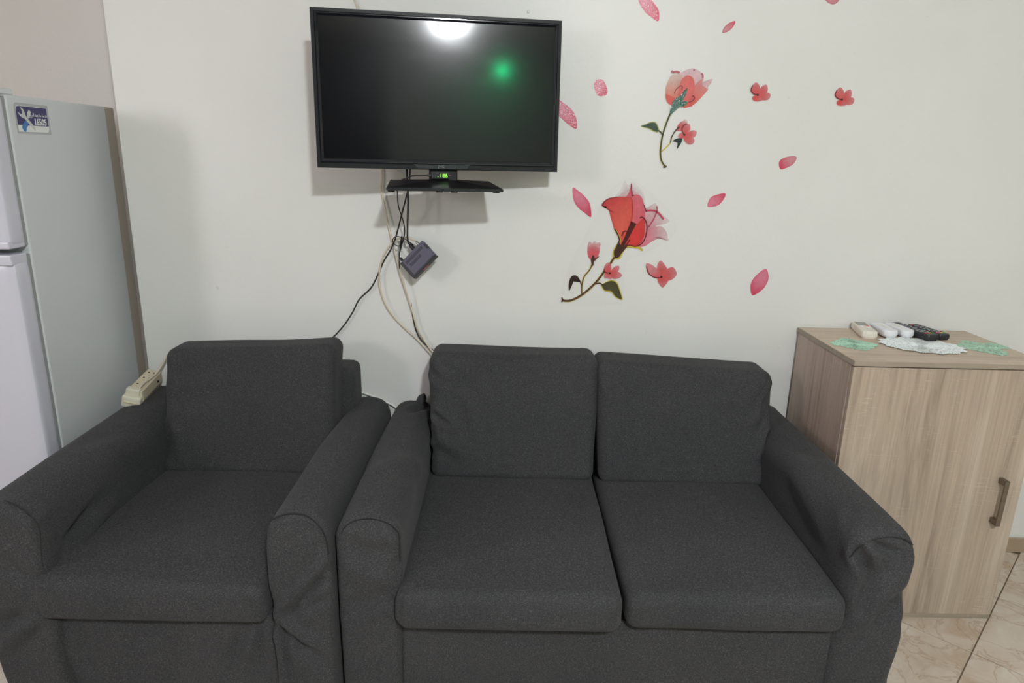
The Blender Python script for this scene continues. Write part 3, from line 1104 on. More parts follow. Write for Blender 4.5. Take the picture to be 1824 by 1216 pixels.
# ================================================================== extension socket block on the armchair
e0, e1 = Vector((-1.284, 2.195, .668)), Vector((-1.310, 2.375, .678))
ay = (e1 - e0).normalized()
ax_ = ay.cross(Vector((.25, 0, 1))).normalized()
az = ax_.cross(ay).normalized()
EM = Matrix(((ax_.x, ay.x, az.x, e0.x), (ax_.y, ay.y, az.y, e0.y), (ax_.z, ay.z, az.z, e0.z), (0, 0, 0, 1)))
ps = thing('extension_socket', 'grubby cream extension socket block lying on the armchair arm by the refrigerator', 'power strip', matrix=EM)
bm = bmesh.new()
prof = [(-.030, -.030), (.030, -.030), (.034, -.004), (.026, .028), (-.020, .030), (-.034, .0)]
V, F = [], []
for y, s in ((.0, .93), (.006, 1), (.19, 1), (.20, .92)):
    V += [(x * s, y, z * s) for x, z in prof]
n = len(prof)
for i in range(3):
    for k in range(n):
        F.append([i * n + k, i * n + (k + 1) % n, (i + 1) * n + (k + 1) % n, (i + 1) * n + k])
F += [list(range(n))[::-1], [3 * n + k for k in range(n)]]
raw('body', V, F[::1], M['cream'], ps, False, True)
for y in (.055, .115, .165):
    for xx in (-.008, .010):
        box('socket_hole', (xx - .0025, y - .002, .026), (xx + .0025, y + .002, .0315), M['hole'], ps, 0, local=True)
box('side_hole', (.030, .14, .008), (.0345, .150, .013), M['hole'], ps, 0, local=True)
box('end_cap', (-.031, -.022, -.031), (.031, .004, .012), M['cream_dark'], ps, .008, 3, local=True)
box('switch_block', (-.026, -.006, .006), (.020, .022, .034), M['cream_dark'], ps, .005, 2, local=True)
box('cap_ridge', (-.022, -.026, -.012), (.022, -.018, -.004), M['cream'], ps, .003, 2, local=True)
tube('lead', [(.012, .012, .034), (.014, .05, .040), (.020, .10, .040), (.026, .14, .048), (.034, .165, .075), (.050, .175, .115), (.085, .18, .135)], .0042, M['cable_cream'], ps, 8, 8, local=True)

# ================================================================== cabinet
cb_ = thing('cabinet', 'small light oak one-door cabinet standing to the right of the sofa', 'cabinet', (1.385, 2.19, 0))
cx0, cx1, cy0, cy1, ch = 1.076, 1.688, 1.986, 2.403, .92
TT = .0175
box('side_panel', (cx0, cy0 + .0185, 0), (cx0 + .017, cy1 - .004, ch - TT - .001), M['oak_s'], cb_, .0008, 1)
box('side_panel', (cx1 - .017, cy0 + .0185, 0), (cx1, cy1 - .004, ch - TT - .001), M['oak_s'], cb_, .0008, 1)
box('bottom_panel', (cx0, cy0 + .004, 0), (cx1, cy1 - .02, .017), M['oak_edge'], cb_, .0008, 1)
box('back_panel', (cx0 + .017, cy1 - .012, .017), (cx1 - .017, cy1 - .006, ch - TT - .001), M['oak_s'], cb_, 0)
box('top_panel', (cx0 - .001, cy0 - .003, ch - TT), (cx1 + .004, cy1 + .004, ch), M['oak_h'], cb_, .0012, 2)
# edge banding of the top, a shade greyer than its face
box('edge_band', (cx0 - .001, cy0 - .0042, ch - TT + .0005), (cx1 + .004, cy0 - .0028, ch - .001), M['oak_edge'], cb_, 0)
box('edge_band', (cx0 - .0022, cy0 - .003, ch - TT + .0005), (cx0 - .0008, cy1 + .004, ch - .001), M['oak_edge'], cb_, 0)
door = box('door', (cx0 + .001, cy0, .0185), (cx1 - .001, cy0 + .0165, ch - TT - .004), M['oak_v'], cb_, .0008, 1)
hx0, hx1, hz0, hz1 = 1.606, 1.621, .376, .536
bm = bmesh.new()
bm_box(bm, (hx0, cy0 - .032, hz0), (hx1, cy0 - .026, hz1), .0012)
bm_box(bm, (hx0, cy0 - .030, hz0), (hx1, cy0, hz0 + .018), .0012)
bm_box(bm, (hx0, cy0 - .030, hz1 - .018), (hx1, cy0, hz1), .0012)
from_bm('handle', bm, M['bronze'], door)['label'] = 'brushed bronze bar handle'


# ================================================================== crocheted doilies on the cabinet
def doily(name, label, outline, material, holes, seed, group=None, lift=None, zoff=0.0):
    rs = random.Random(seed)
    hk = [rs.random() for _ in range(400)]
    O = catmull([Vector((x, y, 0)) for x, y in outline], 12, True)
    n = len(O)
    c = sum(O, Vector()) / n
    rings = [1.0, .965, .93, .86, .80, .74, .66, .60, .54, .45, .38, .31, .22, .12]
    V = []
    for ri, s in enumerate(rings):
        for k, p in enumerate(O):
            sc = s * (1 + (.022 * math.cos(k * math.pi * 2 / 6) if ri < 3 else 0))
            q = c + (p - c) * sc
            z = .0008 + .0006 * math.sin(k * .9 + ri * 2.1) + zoff
            if lift:
                z += lift(q)
            V.append((q.x, q.y, ch + max(z, .0004)))
    F = []
    for ri in range(len(rings) - 1):
        for k in range(n):
            if ri in (3, 4) and k % 5 in (0, 1) and hk[k // 5] < holes:
                continue
            if ri in (6, 7, 8) and k % 6 in (2, 3) and hk[60 + k // 6] < holes:
                continue
            if ri in (9, 10) and k % 8 in (4, 5, 6) and hk[120 + k // 8] < holes:
                continue
            k2 = (k + 1) % n
            F.append([ri * n + k, ri * n + k2, (ri + 1) * n + k2, (ri + 1) * n + k])
    F.append([(len(rings) - 1) * n + k for k in range(n)])
    bm = bmesh.new()
    bv = [bm.verts.new(v) for v in V]
    for q in F:
        bm.faces.new([bv[i] for i in q])
    bmesh.ops.recalc_face_normals(bm, faces=bm.faces)
    up_ = sum(f.normal.z for f in bm.faces)
    if up_ < 0:
        bmesh.ops.reverse_faces(bm, faces=bm.faces)
    r = bmesh.ops.extrude_face_region(bm, geom=list(bm.faces))
    for v in r['geom']:
        if isinstance(v, bmesh.types.BMVert):
            v.co.z += .0008
    return tag(from_bm(name, bm, material, None, False), label, 'doily', group)


def scallop(cx, cy, rx, ry, n, amp, rot=0.0, square=0.0):
    out = []
    for k in range(n * 4):
        t = 2 * math.pi * k / (n * 4)
        r = 1 + amp * math.cos(n * t)
        q = 1.0
        if square:
            c, s = abs(math.cos(t)), abs(math.sin(t))
            q = (1 - square) + square / max(c, s)
        x, y = rx * r * q * math.cos(t), ry * r * q * math.sin(t)
        out.append((cx + x * math.cos(rot) - y * math.sin(rot), cy + x * math.sin(rot) + y * math.cos(rot)))
    return out


doily('crochet_doily', 'mint green crocheted doily at the left corner of the cabinet top', scallop(1.168, 2.178, .064, .060, 12, .055, math.radians(44), .85), M['wool_green'], .6, 1)
doily('crochet_doily', 'white scalloped crocheted doily in the middle of the cabinet top', scallop(1.392, 2.172, .126, .098, 14, .055, math.radians(-12)), M['wool_white'], .75, 2, zoff=.0028)
gro = [(1.510, 2.165), (1.530, 2.200), (1.555, 2.225), (1.590, 2.262), (1.615, 2.245), (1.632, 2.222), (1.655, 2.232), (1.682, 2.225), (1.690, 2.192), (1.684, 2.165), (1.655, 2.160), (1.640, 2.140), (1.640, 2.112), (1.620, 2.085), (1.594, 2.076), (1.572, 2.098), (1.545, 2.130)]
doily('crochet_doily', 'mint green crocheted doily at the right end of the cabinet top', gro, M['wool_green'], .5, 3)


# ================================================================== remote controls
def remote(label, cx, y_front, length, width, thick, rot, material, kind, z0=ch + .0005, pitch=0.0):
    RM = Matrix.Translation((cx, y_front, z0)) @ Matrix.Rotation(rot, 4, 'Z') @ Matrix.Rotation(pitch, 4, 'X')
    t = thing('remote_control', label, 'remote control', matrix=RM, group='remote controls on the cabinet')
    w = width / 2
    r = {'black': .008, 'ac': .017, 'white': .022}[kind]
    ol = []
    for sx, yy, a in ((1, length - r, 0), (-1, length - r, 90), (-1, r, 180), (1, r, 270)):
        for k in range(8):
            q = math.radians(a + 90 * k / 7)
            ol.append((sx * (w - r) + r * math.cos(q), yy + r * math.sin(q)))
    n = len(ol)
    V, F = [], []
    for s, z in ((.86, 0), (1.0, thick * .30), (1.0, thick * .72), (.955, thick * .94), (.88, thick)):
        for x, y in ol:
            ym = length / 2
            V.append((x * s, ym + (y - ym) * (1 - (1 - s) * width / length), z))
    for i in range(4):
        for k in range(n):
            F.append([i * n + k, i * n + (k + 1) % n, (i + 1) * n + (k + 1) % n, (i + 1) * n + k])
    F += [list(range(n))[::-1], [4 * n + k for k in range(n)]]
    raw('case', V, F, material, t, False, True)

    def btn(x, y, sx, sy, mm, h=.0016, nm='button'):
        return box(nm, (x - sx, y - sy, thick - .001), (x + sx, y + sy, thick + h), mm, t, .0006, 1, local=True)
    if kind == 'black':
        btn(-w * .55, length - .012, .0035, .003, M['btn_red'])
        rows = int((length - .05) / .0125)
        for i in range(rows):
            y = .034 + i * .0125
            for j in range(4 if i != 4 else 3):
                btn((j - 1.5) * w * .42 if i != 4 else (j - 1) * w * .5, y, .0032, .0024, M['btn_grey'] if (i + j) % 3 else M['btn_dark'])
        for j, mm in enumerate(('btn_red', 'btn_pink', 'btn_yellow', 'btn_green')):
            btn((j - 1.5) * w * .44, .024, .0034, .0028, M[mm], .002)
    elif kind == 'ac':
        lc = box('lcd_screen', (-w * .72, length * .60, thick - .001), (w * .72, length * .92, thick + .0006), M['lcd'], t, .0004, 1, local=True)
        lc['label'] = 'grey display window'
        btn(w * .45, length * .54, .006, .0032, M['btn_orange'])
        btn(-w * .35, length * .50, .006, .0035, M['remote_white'])
        btn(w * .35, length * .44, .006, .0035, M['remote_white'])
        box('battery_cover', (-w * .94, .004, thick * .25), (w * .94, length * .34, thick + .0009), M['remote_cream'], t, .004, 2, local=True)
    else:
        for j in range(3):
            btn(0, .045 + j * .022, .005, .004, M['remote_cream'])
    return t


remote('cream air conditioner remote with grey display leftmost on the cabinet top', 1.256, 2.246, .165, .052, .027, math.radians(-13), M['remote_cream'], 'ac')
remote('white rounded remote lying against the cream remote with grey display', 1.338, 2.258, .128, .052, .024, math.radians(-4), M['remote_white'], 'white', z0=ch + .0055)
remote('white rounded remote lying against the longer black remote', 1.404, 2.262, .130, .046, .024, math.radians(4), M['remote_white'], 'white', z0=ch + .0055)
remote('longer black remote reaching over the edge of the white doily', 1.462, 2.222, .185, .046, .022, math.radians(12.5), M['remote_black'], 'black', z0=ch + .0056)
remote('shorter black remote, rightmost of the remotes on the cabinet', 1.524, 2.258, .155, .044, .021, math.radians(11), M['remote_black'], 'black')

# ================================================================== flower stickers on the wall (flat vinyl prints)
layer = [0]


def decal(name, parent, trace, edge, mid, tip=None, axis=None, base=.0008, material=None, lay=1, steps=6):
    """flat printed shape: outline traced on the wall, colour running from mid to edge (and towards tip along axis)"""
    Y = W - .0006 - lay * .00035
    O = catmull([at(u, v, Y) for u, v in trace], steps, True)
    n = len(O)
    c = sum(O, Vector()) / n
    if axis:
        a0, a1 = at(*axis[0], Y), at(*axis[1], Y)
    V, C = [], []
    rings = [1.0, .93, .8, .6, .38, .15]
    for s in rings:
        for p in O:
            q = c + (p - c) * s
            V.append(q)
            k = min(1, (1 - s) / .5)
            col = [edge[i] + (mid[i] - edge[i]) * k for i in range(4)]
            if tip:
                t = max(0, min(1, (q - a0).dot(a1 - a0) / (a1 - a0).length_squared))
                t = t ** 1.3
                col = [col[i] + (tip[i] - col[i]) * t for i in range(4)]
            C.append(col)
    F = []
    for i in range(len(rings) - 1):
        for k in range(n):
            F.append([i * n + k, i * n + (k + 1) % n, (i + 1) * n + (k + 1) % n, (i + 1) * n + k])
    F.append([(len(rings) - 1) * n + k for k in range(n)])
    return raw(name, V, F, material or M['decal'], parent, False, colors=C, origin=None)


def stroke(name, parent, trace, width, col, lay=5, taper=None):
    Y = W - .0006 - lay * .00035
    P = catmull([at(u, v, Y) for u, v in trace], 6)
    n = len(P)
    V, F, C = [], [], []
    for i, p in enumerate(P):
        t = (P[min(i + 1, n - 1)] - P[max(i - 1, 0)]).normalized()
        s = Vector((-t.z, 0, t.x))
        f = i / (n - 1)
        w = width * (1 if taper is None else taper[0] + (taper[1] - taper[0]) * f) * .5 * .00205
        V += [p + s * w, p - s * w]
        C += [col, col]
    for i in range(n - 1):
        F.append([2 * i, 2 * i + 1, 2 * i + 3, 2 * i + 2])
    return raw(name, V, F, M['decal'], parent, False, colors=C)


def sticker(label, u, v, group=None, name='wall_sticker'):
    return thing(name, label, 'wall sticker', tuple(at(u, v, W)), group)


Bq = lambda pts: [(990 + a / 5.065, 310 + b / 5.065) for a, b in pts]
Aq = lambda pts: [(1120 + a / 6.08, 110 + b / 6.08) for a, b in pts]
Dq = lambda pts: [(980 + a / 4.1455, 300 + b / 4.1455) for a, b in pts]
Eq = lambda pts: [(980 + a / 3.257, b / 3.257) for a, b in pts]
RED = (.66, .075, .065, 1)
ROSE = (.70, .115, .15, 1)
PINK = (.72, .20, .30, 1)
PALE = (.78, .50, .54, .55)
GHOST = (.80, .66, .68, .12)
BARK = (.075, .032, .022, 1)
OLIVE = (.052, .050, .022, 1)
GOLD = (.62, .50, .05, .9)
DKRED = (.20, .015, .03, 1)

# --- large flower on its branch
bf = sticker('large red tulip-shaped flower sticker on a branch between television and cabinet', 1050, 440, 'flower stickers on the wall')
decal('film', bf, Bq([(30, 1160), (60, 1000), (150, 760), (260, 560), (420, 240), (620, 40), (760, 90), (1000, 300), (1080, 420), (1060, 560), (800, 720), (640, 800), (600, 1150), (520, 1180), (250, 1190)]),
      (.74, .74, .73, .025), (.76, .76, .75, .0), lay=0)
decal('back_petal', bf, Bq([(470, 300), (530, 205), (590, 130), (622, 55), (650, 95), (690, 70), (745, 110), (790, 165), (805, 240), (790, 330), (600, 350)]), GHOST, (.75, .30, .36, .75), (.8, .6, .64, .10), (Bq([(640, 300)])[0], Bq([(650, 60)])[0]), lay=1)
decal('side_petal', bf, Bq([(790, 340), (830, 300), (900, 262), (920, 320), (965, 365), (1022, 420), (985, 450), (900, 470), (830, 560), (770, 640), (700, 650), (770, 500)]), (.74, .26, .33, .8), (.73, .22, .29, .95), (.80, .55, .58, .25), (Bq([(760, 560)])[0], Bq([(1000, 400)])[0]), lay=2)
decal('side_petal', bf, Bq([(800, 540), (850, 490), (905, 472), (960, 475), (1000, 525), (1015, 600), (960, 575), (880, 600), (810, 645), (740, 658), (720, 620)]), (.72, .17, .24, .95), (.72, .22, .28, 1), (.80, .55, .58, .35), (Bq([(800, 600)])[0], Bq([(1015, 560)])[0]), lay=3)
decal('tip_petal', bf, Bq([(630, 215), (658, 170), (672, 120), (682, 80), (690, 140), (698, 205), (670, 240)]), (.62, .10, .15, 1), (.64, .12, .17, 1), lay=3)
decal('right_petal', bf, Bq([(688, 210), (705, 190), (735, 184), (775, 210), (795, 265), (806, 330), (800, 430), (760, 560), (700, 640), (620, 645), (630, 540), (680, 420)]), (.62, .07, .11, 1), (.70, .13, .16, 1), (.68, .15, .19, .95), (Bq([(650, 600)])[0], Bq([(740, 190)])[0]), lay=4)
decal('core_petal', bf, Bq([(575, 700), (585, 620), (640, 560), (720, 470), (795, 400), (800, 540), (750, 640), (660, 658), (620, 680)]), (.60, .045, .045, 1), (.68, .05, .05, 1), lay=5)
decal('left_petal', bf, Bq([(418, 288), (435, 250), (480, 218), (545, 206), (620, 206), (685, 214), (700, 300), (690, 420), (650, 550), (610, 625), (578, 608), (560, 545), (530, 500), (505, 420), (480, 335), (455, 290)]), (.66, .085, .06, 1), (.74, .135, .095, 1), (.55, .05, .06, 1), (Bq([(620, 520)])[0], Bq([(418, 270)])[0]), lay=6)
stroke('petal_edge', bf, Bq([(418, 286), (436, 252), (482, 220), (560, 206)]), 3.0, DKRED, 7, (1, .3))
stroke('petal_edge', bf, Bq([(683, 88), (686, 160), (690, 196), (705, 186)]), 1.6, DKRED, 7)
stroke('petal_edge', bf, Bq([(796, 280), (808, 315), (820, 342)]), 1.8, DKRED, 7)
stroke('petal_edge', bf, Bq([(822, 330), (880, 328), (930, 355), (972, 408)]), 3.0, (.58, .06, .13, .9), 7)
stroke('petal_edge', bf, Bq([(910, 288), (912, 335), (880, 410), (835, 480)]), 2.4, (.55, .06, .12, .7), 7)
stroke('petal_edge', bf, Bq([(684, 215), (690, 320), (682, 430)]), 1.2, (.45, .05, .06, .7), 7)
stroke('stamen', bf, Bq([(598, 650), (640, 570), (672, 500), (704, 436)]), 10, (.085, .012, .015, 1), 8, (.55, 1.1))
stroke('stamen', bf, Bq([(596, 560), (612, 520), (640, 515)]), 2.6, (.22, .02, .03, .8), 8)
stroke('stamen', bf, Bq([(620, 660), (650, 620), (668, 590)]), 2.6, (.22, .02, .03, .8), 8)
stroke('tendril', bf, Bq([(757, 396), (780, 388), (806, 412), (822, 460), (820, 520), (802, 585), (770, 630), (720, 652), (660, 642), (610, 665)]), 1.9, (.14, .012, .022, 1), 9)
stroke('calyx_edge', bf, Bq([(530, 492), (562, 545), (578, 605), (545, 655), (522, 705), (526, 752), (570, 758), (596, 715), (640, 655), (720, 662), (760, 668), (782, 692)]), 3.4, GOLD, 8)
stroke('calyx_edge', bf, Bq([(530, 492), (560, 545), (578, 600)]), 2.2, (.10, .02, .02, 1), 9)
decal('calyx', bf, Bq([(572, 592), (584, 640), (650, 640), (596, 712), (566, 752), (532, 754), (524, 700), (546, 652)]), BARK, (.055, .026, .016, 1), lay=9)
stroke('branch', bf, Bq([(526, 752), (486, 815), (436, 880), (374, 962), (302, 1036), (222, 1098), (142, 1138), (92, 1144), (54, 1132)]), 4.4, GOLD, 8)
stroke('branch', bf, Bq([(528, 750), (488, 812), (438, 878), (376, 960), (302, 1034), (222, 1096), (142, 1136), (92, 1142), (52, 1136)]), 3.3, (.10, .048, .024, 1), 9, (1.0, 1.2))
stroke('branch_end', bf, Bq([(54, 1112), (60, 1132), (54, 1154)]), 2.6, BARK, 10)
stroke('twig', bf, Bq([(234, 1084), (236, 1000), (256, 925), (306, 862), (332, 800)]), 3.0, GOLD, 8)
stroke('twig', bf, Bq([(234, 1084), (236, 1000), (256, 925), (306, 862), (332, 800)]), 1.8, (.13, .065, .03, 1), 9)
decal('bud', bf, Bq([(284, 690), (288, 640), (305, 605), (330, 622), (350, 600), (372, 620), (402, 618), (398, 680), (382, 742), (342, 792), (310, 770), (290, 742)]), (.72, .16, .20, .75), (.68, .09, .11, 1), (.76, .35, .40, .2), (Bq([(340, 720)])[0], Bq([(345, 590)])[0]), lay=3)
decal('bud_calyx', bf, Bq([(318, 775), (332, 735), (346, 738), (352, 760), (390, 740), (384, 752), (350, 780), (338, 825), (326, 822)]), BARK, BARK, lay=10)
stroke('leaf_stalk', bf, Bq([(206, 940), (222, 975), (236, 1010)]), 1.8, BARK, 9)
decal('dark_leaf', bf, Bq([(121, 1056), (116, 1000), (132, 935), (165, 912), (200, 925), (222, 972), (190, 950), (160, 968), (140, 1005)]), (.035, .014, .016, 1), (.03, .015, .014, 1), lay=9)
stroke('leaf_stalk', bf, Bq([(362, 990), (400, 984), (425, 1006)]), 2.2, BARK, 9)
decal('leaf_edge', bf, Bq([(412, 1010), (430, 985), (500, 956), (552, 975), (580, 1040), (603, 1134), (540, 1110), (498, 1064), (440, 1054)]), GOLD, GOLD, lay=8)
decal('green_leaf', bf, Bq([(420, 1008), (438, 985), (500, 963), (546, 982), (571, 1040), (594, 1126), (540, 1102), (502, 1056), (442, 1046)]), OLIVE, (.075, .07, .03, 1), lay=9)
SMALL = [[(435, 852), (445, 820), (466, 798), (492, 806), (502, 850), (490, 895), (455, 885)], [(505, 862), (535, 832), (572, 830), (566, 872), (530, 895), (490, 897)],
         [(560, 880), (597, 910), (575, 935), (530, 945), (500, 925), (490, 900)], [(490, 895), (505, 948), (470, 940), (438, 936), (440, 900), (460, 885)]]


def blossom(parent, polys, centre, dark, lay=6, ce=(.69, .11, .12, .95), cm=(.64, .065, .06, 1)):
    for k, q in enumerate(polys):
        decal('petal', parent, q, ce, cm, (.73, .22, .25, .7), (centre, q[len(q) // 2 - 1]), lay=lay + k)
    r = 2.0
    decal('flower_centre', parent, [(centre[0] + r * math.cos(t) * (1.15 if i % 2 else .8), centre[1] + r * math.sin(t) * (1.1 if i % 2 else .8)) for i, t in enumerate([k * math.pi / 4 for k in range(8)])], (.05, .01, .01, 1), (.03, .006, .006, 1), lay=lay + 6)
    if dark:
        stroke('petal_edge', parent, dark, 1.7, (.22, .02, .03, 1), lay + 5)


blossom(bf, [Bq(q) for q in SMALL], Bq([(487, 893)])[0], Bq([(437, 855), (440, 880), (470, 892)]), 10)

# --- middle flower
mf = sticker('red rose-like flower sticker with green base to the right of the television', 1190, 220, 'flower stickers on the wall')
decal('back_petal', mf, Aq([(545, 150), (590, 105), (640, 80), (700, 70), (760, 95), (800, 140), (812, 200), (780, 270), (640, 270)]), (.78, .56, .62, .85), (.77, .50, .56, .9), lay=1)
decal('side_petal', mf, Aq([(720, 320), (790, 230), (850, 200), (905, 185), (895, 225), (860, 270), (855, 310), (800, 335)]), (.78, .52, .56, .45), (.77, .48, .52, .75), lay=2)
decal('left_petal', mf, Aq([(398, 360), (402, 270), (440, 175), (475, 140), (530, 130), (580, 152), (572, 250), (530, 380), (470, 465), (415, 432)]), (.74, .20, .14, .85), (.73, .20, .15, 1), (.80, .58, .52, .5), (Aq([(470, 400)])[0], Aq([(460, 140)])[0]), lay=3)
decal('right_petal', mf, Aq([(600, 492), (670, 380), (710, 265), (765, 205), (800, 190), (795, 250), (850, 300), (800, 370), (720, 452), (640, 492)]), (.72, .15, .13, .95), (.70, .13, .11, 1), (.76, .28, .28, .8), (Aq([(680, 420)])[0], Aq([(790, 220)])[0]), lay=4)
decal('lower_petal', mf, Aq([(402, 350), (480, 380), (600, 400), (720, 380), (700, 465), (640, 492), (560, 492), (470, 472), (415, 436)]), (.66, .10, .09, 1), (.66, .09, .08, 1), lay=5)
decal('centre_petal', mf, Aq([(540, 400), (545, 270), (580, 185), (638, 148), (690, 170), (712, 225), (708, 300), (680, 380), (620, 440)]), (.68, .12, .12, 1), (.71, .135, .135, 1), lay=6)
decal('green_base', mf, Aq([(462, 480), (478, 432), (515, 392), (560, 362), (600, 312), (634, 285), (622, 350), (588, 420), (640, 430), (600, 482), (545, 492), (505, 530), (455, 572), (440, 562)]), (.012, .10, .07, 1), (.016, .085, .058, 1), lay=8, material=M['glitter'])
stroke('petal_edge', mf, Aq([(462, 98), (480, 112), (520, 108), (552, 120)]), 3.4, (.55, .10, .16, .9), 7)
stroke('petal_edge', mf, Aq([(788, 125), (802, 150), (800, 180)]), 3.0, (.55, .10, .16, .8), 7)
stroke('petal_edge', mf, Aq([(700, 95), (715, 85)]), 2.4, (.45, .08, .12, .8), 7)
stroke('stamen', mf, Aq([(495, 345), (505, 310), (545, 270), (578, 262), (576, 310)]), 1.3, (.25, .02, .03, .9), 8)
stroke('stamen', mf, Aq([(650, 440), (695, 420), (712, 390), (700, 368), (685, 378)]), 1.5, (.20, .02, .03, .95), 8)
stroke('stem', mf, Aq([(450, 560), (418, 635), (388, 718), (364, 800), (350, 885), (341, 980), (350, 1060), (374, 1108), (404, 1138)]), 3.2, GOLD, 7)
stroke('stem', mf, Aq([(452, 556), (420, 635), (390, 718), (366, 800), (352, 885), (343, 980), (352, 1060), (376, 1108), (406, 1138)]), 2.2, (.055, .060, .030, 1), 8, (1.3, 1.0))
stroke('stem_end', mf, Aq([(372, 1138), (390, 1142), (412, 1130)]), 2.2, BARK, 9)
decal('leaf_edge', mf, Aq([(128, 700), (180, 674), (230, 652), (292, 652), (326, 716), (318, 766), (268, 756), (215, 728)]), (.62, .55, .15, .7), GOLD, lay=6)
decal('green_leaf', mf, Aq([(136, 698), (182, 682), (232, 660), (286, 662), (316, 718), (312, 757), (270, 747), (220, 720)]), (.025, .075, .045, 1), (.04, .06, .032, 1), lay=8)
stroke('leaf_stalk', mf, Aq([(312, 740), (344, 760), (364, 792)]), 2.2, (.04, .06, .035, 1), 8)
stroke('twig', mf, Aq([(355, 972), (410, 922), (450, 876), (470, 805), (502, 752), (546, 704)]), 2.0, GOLD, 7)
stroke('twig', mf, Aq([(450, 876), (466, 812), (502, 752), (548, 704)]), 1.5, (.06, .04, .03, 1), 8, (1, 1.8))
decal('dark_leaf', mf, Aq([(474, 858), (518, 832), (575, 828), (572, 868), (546, 912), (520, 948), (534, 892), (512, 856)]), (.012, .022, .02, 1), (.014, .025, .022, 1), lay=8)
decal('bud', mf, Aq([(522, 745), (524, 702), (560, 652), (590, 640), (612, 618), (640, 660), (610, 720), (560, 748)]), (.72, .15, .18, .8), (.69, .10, .11, 1), (.76, .4, .42, .2), (Aq([(560, 700)])[0], Aq([(620, 620)])[0]), lay=4)
blossom(mf, [Aq([(575, 745), (582, 705), (618, 672), (658, 678), (664, 735), (600, 788)]), Aq([(625, 770), (690, 742), (735, 758), (715, 812), (650, 820), (600, 790)]),
             Aq([(605, 800), (690, 820), (712, 855), (690, 890), (645, 892), (600, 850)]), Aq([(532, 802), (560, 770), (600, 785), (590, 825), (550, 822)])], Aq([(602, 790)])[0], Aq([(628, 668), (586, 702), (578, 745), (598, 788)]), 8)

# --- single blossoms
b1 = sticker('single red five-petal blossom sticker below the large flower, near its branch', 1178, 490, 'flower stickers on the wall')
blossom(b1, [Bq([(915, 885), (916, 820), (945, 780), (982, 815), (1003, 860), (955, 925)]), Bq([(985, 870), (1055, 838), (1092, 900), (1050, 950), (1000, 960), (955, 930)]),
             Bq([(1015, 955), (968, 1022), (932, 992), (916, 940), (955, 928)]), Bq([(815, 808), (868, 818), (918, 860), (945, 915), (890, 932), (835, 892)])], Bq([(952, 928)])[0], Bq([(818, 830), (838, 895), (895, 932), (940, 930)]), 3)
SB = [[(1165, 532), (1172, 498), (1196, 478), (1216, 502), (1215, 540), (1203, 550)], [(1212, 540), (1224, 505), (1257, 491), (1260, 532), (1225, 556), (1206, 550)],
      [(1245, 535), (1277, 545), (1270, 575), (1240, 582), (1215, 570), (1206, 550)], [(1206, 550), (1232, 580), (1205, 588), (1178, 582), (1176, 560)]]
for (dx, dy, s, lab) in ((0, 0, 1, 'single red blossom sticker midway between rose-like flower and right edge'), (488, 27, .98, 'single red blossom sticker farthest right on the wall')):
    T = lambda pts: [(1205 + dx + (a - 1205) * s, 548 + dy + (b_ - 548) * s) for a, b_ in pts]
    bb = sticker(lab, *Eq([(1205 + dx, 560 + dy)])[0], 'flower stickers on the wall')
    blossom(bb, [Eq(T(q)) for q in SB], Eq(T([(1205, 550)]))[0], Eq(T([(1175, 495), (1166, 522), (1178, 542), (1200, 550)])), 3)

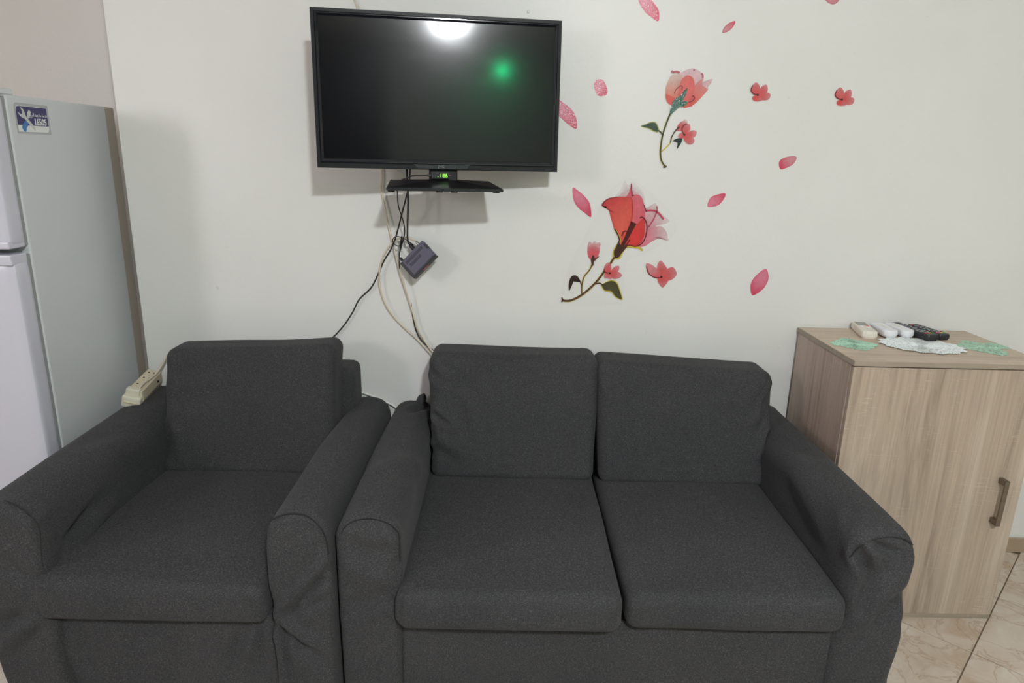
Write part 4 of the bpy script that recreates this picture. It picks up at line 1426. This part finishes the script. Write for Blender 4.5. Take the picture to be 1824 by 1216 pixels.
# --- loose petals
PP = [
    ('pink pointed petal sticker just left of the large flower head', Bq([(153, 124), (200, 148), (260, 200), (308, 270), (318, 386), (262, 350), (200, 300), (160, 230)]), 'decal', Bq([(300, 380)])[0]),
    ('small pink petal sticker right of the large flower head', Dq([(1165, 283), (1170, 240), (1202, 203), (1291, 184), (1276, 235), (1232, 275)]), 'decal', Dq([(1290, 184)])[0]),
    ('pink petal sticker lowest on the wall, above left of the cabinet', Dq([(1593, 740), (1613, 800), (1598, 852), (1560, 900), (1495, 936), (1478, 880), (1490, 830), (1530, 780)]), 'decal', Dq([(1495, 936)])[0]),
    ('glittering pink petal sticker cut by the top edge above the rose-like flower', Eq([(505, -45), (560, -35), (600, 15), (630, 62), (628, 122), (590, 102), (545, 62), (515, 10)]), 'glitter', Eq([(628, 120)])[0]),
    ('small pale pink petal sticker high between the blossom and rose-like flower', Eq([(1075, 122), (1062, 155), (1032, 183), (998, 190), (1010, 158), (1040, 132)]), 'decal', Eq([(1075, 122)])[0]),
    ('pale pink petal sticker cut by the top edge above the right blossom', Eq([(1585, -30), (1630, -45), (1685, -30), (1672, 8), (1642, 26), (1605, 10)]), 'decal', Eq([(1640, -40)])[0]),
    ('round glittering pink petal sticker between television and rose-like flower', Eq([(256, 480), (282, 460), (310, 470), (332, 520), (325, 550), (290, 558), (265, 540)]), 'glitter', Eq([(330, 530)])[0]),
    ('glittering pink petal sticker half hidden behind the television edge', Eq([(20, 560), (80, 600), (120, 630), (150, 682), (153, 746), (110, 726), (70, 690), (30, 650)]), 'glitter', Eq([(153, 745)])[0]),
    ('pale red petal sticker right of the rose-like flower stem', Eq([(1328, 940), (1355, 915), (1408, 905), (1430, 914), (1412, 950), (1370, 974), (1335, 980)]), 'decal', Eq([(1335, 960)])[0]),
]
for lab, tr, mk, tipp in PP:
    cx_, cy_ = sum(p[0] for p in tr) / len(tr), sum(p[1] for p in tr) / len(tr)
    pale = 'pale' in lab
    e = (.70, .16, .25, 1) if not pale else (.72, .24, .30, .7)
    mdl = (.73, .28, .38, 1) if not pale else (.74, .36, .40, .8)
    tp_ = (.62, .06, .12, 1)
    far = max(tr, key=lambda p: (p[0] - tipp[0]) ** 2 + (p[1] - tipp[1]) ** 2)
    o = decal('petal_sticker', None, tr, e, mdl, tp_, (far, tipp), material=M[mk], lay=1)
    tag(o, lab, 'wall sticker', 'petal stickers on the wall')

# two small screw anchors left in the wall
for u, v, lab in ((941, 21, 'tiny plugged screw hole in the wall just above the television'),):
    o = box('wall_plug', (-.004, -.004, -.004), (.004, 0, .004), M['wall_pink'], None, .001, 1, xf=Matrix.Translation(at(u, v, W)))
    tag(o, lab, 'plug')
